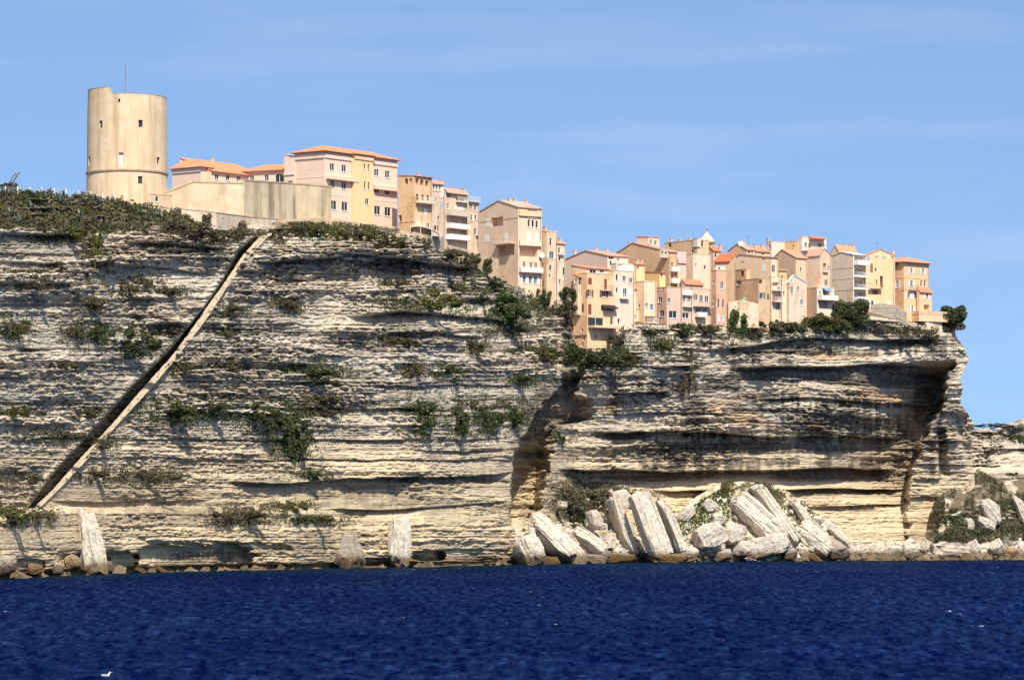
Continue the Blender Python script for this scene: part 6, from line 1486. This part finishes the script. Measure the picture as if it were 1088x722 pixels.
for i, (kd, lb) in enumerate((('g', 'thin dry scrub rooted along the cliff ledges between the larger shrubs'), ('d', 'dark low scrub rooted along the cliff ledges between the larger shrubs'))):
    rs = np.random.default_rng(300 + i); xs, ys = [], []
    for (x, y, w_, h_, k_) in spots:
        if (k_ == 'g') == (i == 1): continue
        n = int(26 * (w_ * h_) ** .72); a = rs.normal(size=n) * .50 * w_; b = rs.normal(size=n) * .38 * h_; xs.append(x + a); ys.append(y + b)
    xs = np.concatenate(xs); ys = np.concatenate(ys); k = (fbm(xs / 7, ys / 4, 311 + i, 3) > .46) & (ys > crest(xs) - 1) & (ys < foot(xs) - 4) & (xs < 998); xs, ys = xs[k], ys[k]
    Yd = surf_Y(xs, ys) - .6 - rs.uniform(0, 1.4, len(xs)); Yz = surf_Y(xs, ys, False)
    cover('scrub', lb, np.stack([(xs - HX) / F * Yd, Yd, CH + (HY - ys) / F * Yz], -1), .25, LEAF[kd])
mY = lambda x, y: np.array([mound_Y(a, b) for a, b in zip(x, y)])
for i, (kd, lb, c) in enumerate((('v', 'green grass and scrub on the left slope of the rock-fall mound', None), ('o', 'olive scrub over the top of the rock-fall mound', None), ('g', 'brown scrub on the right slope of the rock-fall mound', None))):
    def mk(x, y, rs, i=i):
        t_ = pl(x, MOUND); ok = (y > t_ + .5) & (y < 590) & ((x > 766) | (y > t_ + 8))
        n_ = fbm(x / 9, y / 7, 160 + i, 3)
        if i == 0: return ok & (n_ > .30) & (x < 775 + (y - 520) * .0) & (y < 588 - (x - 715) * .25) & (x + y * .5 > 985)
        if i == 1: return ok & (n_ > .44) & (y < t_ + 24) & (x > 745) & (x < 830)
        return ok & (n_ > .46) & (x > 790) & (y < t_ + 30) 
    cover('scrub', lb, scatter(26000, 700, 915, 510, 592, mk, mY, 1.0, 170 + i), .24, LEAF[kd])
fY = lambda x, y: Y02(x) - macro2(x, y)
for i, (kd, lb) in enumerate((('g', 'brown scrub over the headland mound at the right edge'), ('d', 'dark green scrub on the flanks of the headland mound at the right edge'))):
    def mk(x, y, rs, i=i):
        top = pl(x, [(980, 520), (1005, 505), (1020, 501), (1040, 504), (1060, 512), (1075, 530), (1090, 528)]); n_ = fbm(x / 10, y / 8, 180 + i, 3)
        return (y > top) & (y < 577) & (x > 978 + 26 * fbm(x / 9, y / 7, 199, 3)) & (n_ > (.40, .47)[i]) & ((i == 0) | (x < 1003) | (y > 548) | (x > 1062))
    cover('scrub', lb, scatter(40000, 982, 1095, 500, 578, mk, fY, 1.6, 190 + i), .27, LEAF[kd])
for a in [('dark hedge line on the far skyline at the right', 1056, 452, 34, 6, 'd'), ('dark shrub beside the far sandy track', 1050, 477, 13, 10, 'g'), ('small dark shrub on the far ledge below the track', 1025, 491, 11, 7, 'd'), ('dark shrub on the far slope near the right edge, upper', 1070, 465, 20, 8, 'd'),
          ('tall dark shrub at the right edge of the far cliff', 1086, 470, 14, 32, 'd'), ('green shrub on the far slope near the right edge, lower', 1075, 505, 14, 10, 'v'), ('dark shrub on the far track bend', 1040, 484, 20, 6, 'g')]:
    B(*a, Y=far_Y(a[1], a[2]) - 1.2)

# ---------------- people, boat and gull (each a few pixels high)
SKIN = plain('skin', (190, 140, 110), .6)
def loft(rings, n=10):
    m = MB(); k0 = 0
    for (cx, cy, cz, rx, ry) in rings:
        for i in range(n):
            a = 2 * math.pi * i / n; m.v.append((cx + rx * math.cos(a), cy + ry * math.sin(a), cz))
    for r in range(len(rings) - 1):
        for i in range(n):
            j = (i + 1) % n; m.f.append((r * n + i, r * n + j, (r + 1) * n + j, (r + 1) * n + i))
    m.f.append(tuple(range(n - 1, -1, -1))); m.f.append(tuple((len(rings) - 1) * n + i for i in range(n))); return m
def skin_body(name, verts, edges, mat, parent):
    me = bpy.data.meshes.new(name); me.from_pydata([v[0] for v in verts], edges, []); me.materials.append(mat)
    o = bpy.data.objects.new(name, me); link(o); o.parent = parent
    md = o.modifiers.new('skin', 'SKIN')
    for i, v in enumerate(verts): me.skin_vertices[0].data[i].radius = (v[1], v[1] if len(v) < 3 else v[2])
    me.skin_vertices[0].data[0].use_root = True
    o.modifiers.new('sub', 'SUBSURF').levels = 1; o.modifiers['sub'].render_levels = 1; md.use_smooth_shade = True
    return o
def person(label, loc, shirt, trousers, rz=0, seated=False):
    o = empty('person', loc, rz); tag(o, label, 'person')
    if not seated:
        V = [((0, 0, .95), .13, .1), ((0, 0, 1.2), .13, .1), ((0, 0, 1.42), .14, .09), ((0, 0, 1.52), .055), ((0, 0, 1.62), .09), ((0, -.01, 1.72), .085), ((.19, 0, 1.4), .055), ((.24, .02, 1.12), .04), ((.24, -.06, .85), .032), ((-.19, 0, 1.4), .055), ((-.24, .02, 1.12), .04), ((-.24, -.06, .85), .032),
             ((.09, 0, .85), .09), ((.1, -.02, .48), .06), ((.1, .02, .08), .045), ((.1, -.14, .03), .035), ((-.09, 0, .85), .09), ((-.1, .02, .48), .06), ((-.1, .04, .08), .045), ((-.1, -.12, .03), .035)]
    else:
        V = [((0, 0, .15), .14, .11), ((0, .03, .4), .13, .1), ((0, .03, .6), .14, .09), ((0, .02, .7), .055), ((0, 0, .8), .09), ((0, -.01, .9), .085), ((.19, .03, .58), .055), ((.26, -.1, .38), .04), ((.22, -.32, .42), .032), ((-.19, .03, .58), .055), ((-.26, -.1, .38), .04), ((-.22, -.32, .42), .032),
             ((.1, -.1, .14), .09), ((.12, -.45, .26), .06), ((.1, -.8, .08), .045), ((.1, -.9, .12), .035), ((-.1, -.1, .14), .09), ((-.12, -.45, .26), .06), ((-.1, -.8, .08), .045), ((-.1, -.9, .12), .035)]
    E = [(0, 1), (1, 2), (2, 3), (3, 4), (4, 5), (2, 6), (6, 7), (7, 8), (2, 9), (9, 10), (10, 11), (0, 12), (12, 13), (13, 14), (14, 15), (0, 16), (16, 17), (17, 18), (18, 19)]
    skin_body('body', V, E, SKIN, o)
    z = 0 if not seated else -.8; y = 0 if not seated else .02
    loft([(0, y, .93 + z, .185, .145), (0, y, 1.2 + z, .18, .14), (0, y, 1.38 + z, .235, .135), (0, y, 1.49 + z, .13, .1)]).build('shirt', plain('shirt_cloth', shirt), o, True)
    loft([(0, y - .01, 1.65 + z, .105, .115), (0, y, 1.74 + z, .1, .105), (0, y, 1.8 + z, .05, .05)]).build('hair', plain('dark_hair', (50, 38, 30)), o, True)
    if not seated:
        for sx in (-.1, .1): loft([(sx, .01, .12, .065, .07), (sx, 0, .5, .085, .09), (sx * .95, 0, .93, .105, .13)]).build('trouser_leg', plain('trouser_cloth', trousers), o, True)
    return o
def on_stair(y):
    x = float(at_y(STAIR, y)) - 4.5; Yo = float(surf_Y(np.array([x + 11.5]), np.array([y]))[0]); return W(x + .5, y + 1, Yo - .2)
person('person in a blue top on the cliff staircase, lower of two', on_stair(304), (36, 96, 170), (50, 54, 66), .5)
person('person in a yellow top on the cliff staircase, upper of two', on_stair(296), (220, 180, 60), (70, 60, 54), .5)
person('person in white standing on the upper white-railed balcony', k5.root.matrix_basis @ Vector((k5.loc('R', 825, 308)[0], -.75, k5.loc('R', 825, 308.6)[1] - .05)), (226, 222, 220), (90, 90, 100))
Yk = float(foot(np.array([797.]))[0]); Yk = mound_Y(797, 597) - 8
yk = HY + CH * F / Yk
kb_ = empty('kayak', W(797, yk - .4, Yk), R(60)); tag(kb_, 'small dark blue open boat with one paddler, by the rocks under the green mound', 'boat')
prf = [(-1.75, .05, .42), (-1.3, .3, .3), (-.6, .42, .26), (.3, .44, .26), (1.1, .34, .28), (1.75, .05, .44)]; m = MB()
for (xa, wa, ha) in prf: m.v += [(xa, 0, -.12), (xa, -wa, .12), (xa, -wa, ha), (xa, wa, ha), (xa, wa, .12)]
for i in range(len(prf) - 1):
    a, b = i * 5, i * 5 + 5
    for (p, q_) in ((0, 1), (1, 2), (3, 4), (4, 0)): m.f.append((a + p, b + p, b + q_, a + q_))
m.build('hull', plain('dark_blue_hull', (30, 38, 96), .4), kb_)
m = MB()
for sx in (-1.15, .95): m.box((sx - .1, -.3, .2), (sx + .1, .3, .25))
m.box((-.25, -.36, .14), (.1, .36, .2)); m.build('thwart', plain('white_paint', (220, 218, 212)), kb_)
pd = person('paddler in a violet-blue top seated in the small dark blue boat', W(797, yk - .4, Yk) + Vector((0, 0, .1)), (84, 78, 176), (60, 60, 80), R(60) + math.pi / 2, True)
pa = MB(); pa.tube((-1.0, -.36, .3), (1.0, -.36, .62), .02); pa.box((-1.32, -.38, .16), (-.95, -.34, .34)); pa.box((.95, -.38, .52), (1.32, -.34, .72)); po = pa.build('paddle', plain('white_paint', (220, 218, 212))); po.location = pd.location + Vector((0, 0, .02)); po.rotation_euler.z = pd.rotation_euler.z
tag(po, 'white double-bladed paddle held by the paddler in the small boat', 'paddle')
Yg = CH * F / (719.5 - HY); g = empty('gull', W(113, 719.5, Yg) + Vector((0, 0, .08)), R(0)); tag(g, 'white gull with grey wings floating at the lower left', 'gull')
GW = plain('white_feathers', (244, 244, 242)); GG = plain('grey_feathers', (140, 146, 152)); 
skin_body('body', [((0, 0, .02), .12, .1), ((-.16, 0, .05), .085, .07), ((-.3, 0, .1), .03, .04), ((.13, 0, .07), .085, .08), ((.19, 0, .2), .05, .05), ((.22, 0, .27), .06, .055), ((.27, 0, .27), .035, .03)], [(0, 1), (1, 2), (0, 3), (3, 4), (4, 5), (5, 6)], GW, g)
for sy in (-1, 1):
    loft([(-.05, sy * .1, -.02, .2, .025), (-.08, sy * .115, .06, .24, .03), (-.12, sy * .09, .13, .2, .03), (-.16, sy * .05, .155, .1, .02)], 12).build('wing', GG, g, True)
m = MB(); m.hexa([(.29, -.012, .25), (.37, -.004, .245), (.37, .004, .245), (.29, .012, .25), (.29, -.01, .275), (.38, -.003, .262), (.38, .003, .262), (.29, .01, .275)]); m.build('beak', plain('yellow_beak', (226, 180, 60)), g)
m = MB()
for sy in (-1, 1): m.cyl((.255, sy * .058, .278), .011, .009, .012, 8)
m.build('eye', plain('dark_eye', (20, 18, 16), .3), g)
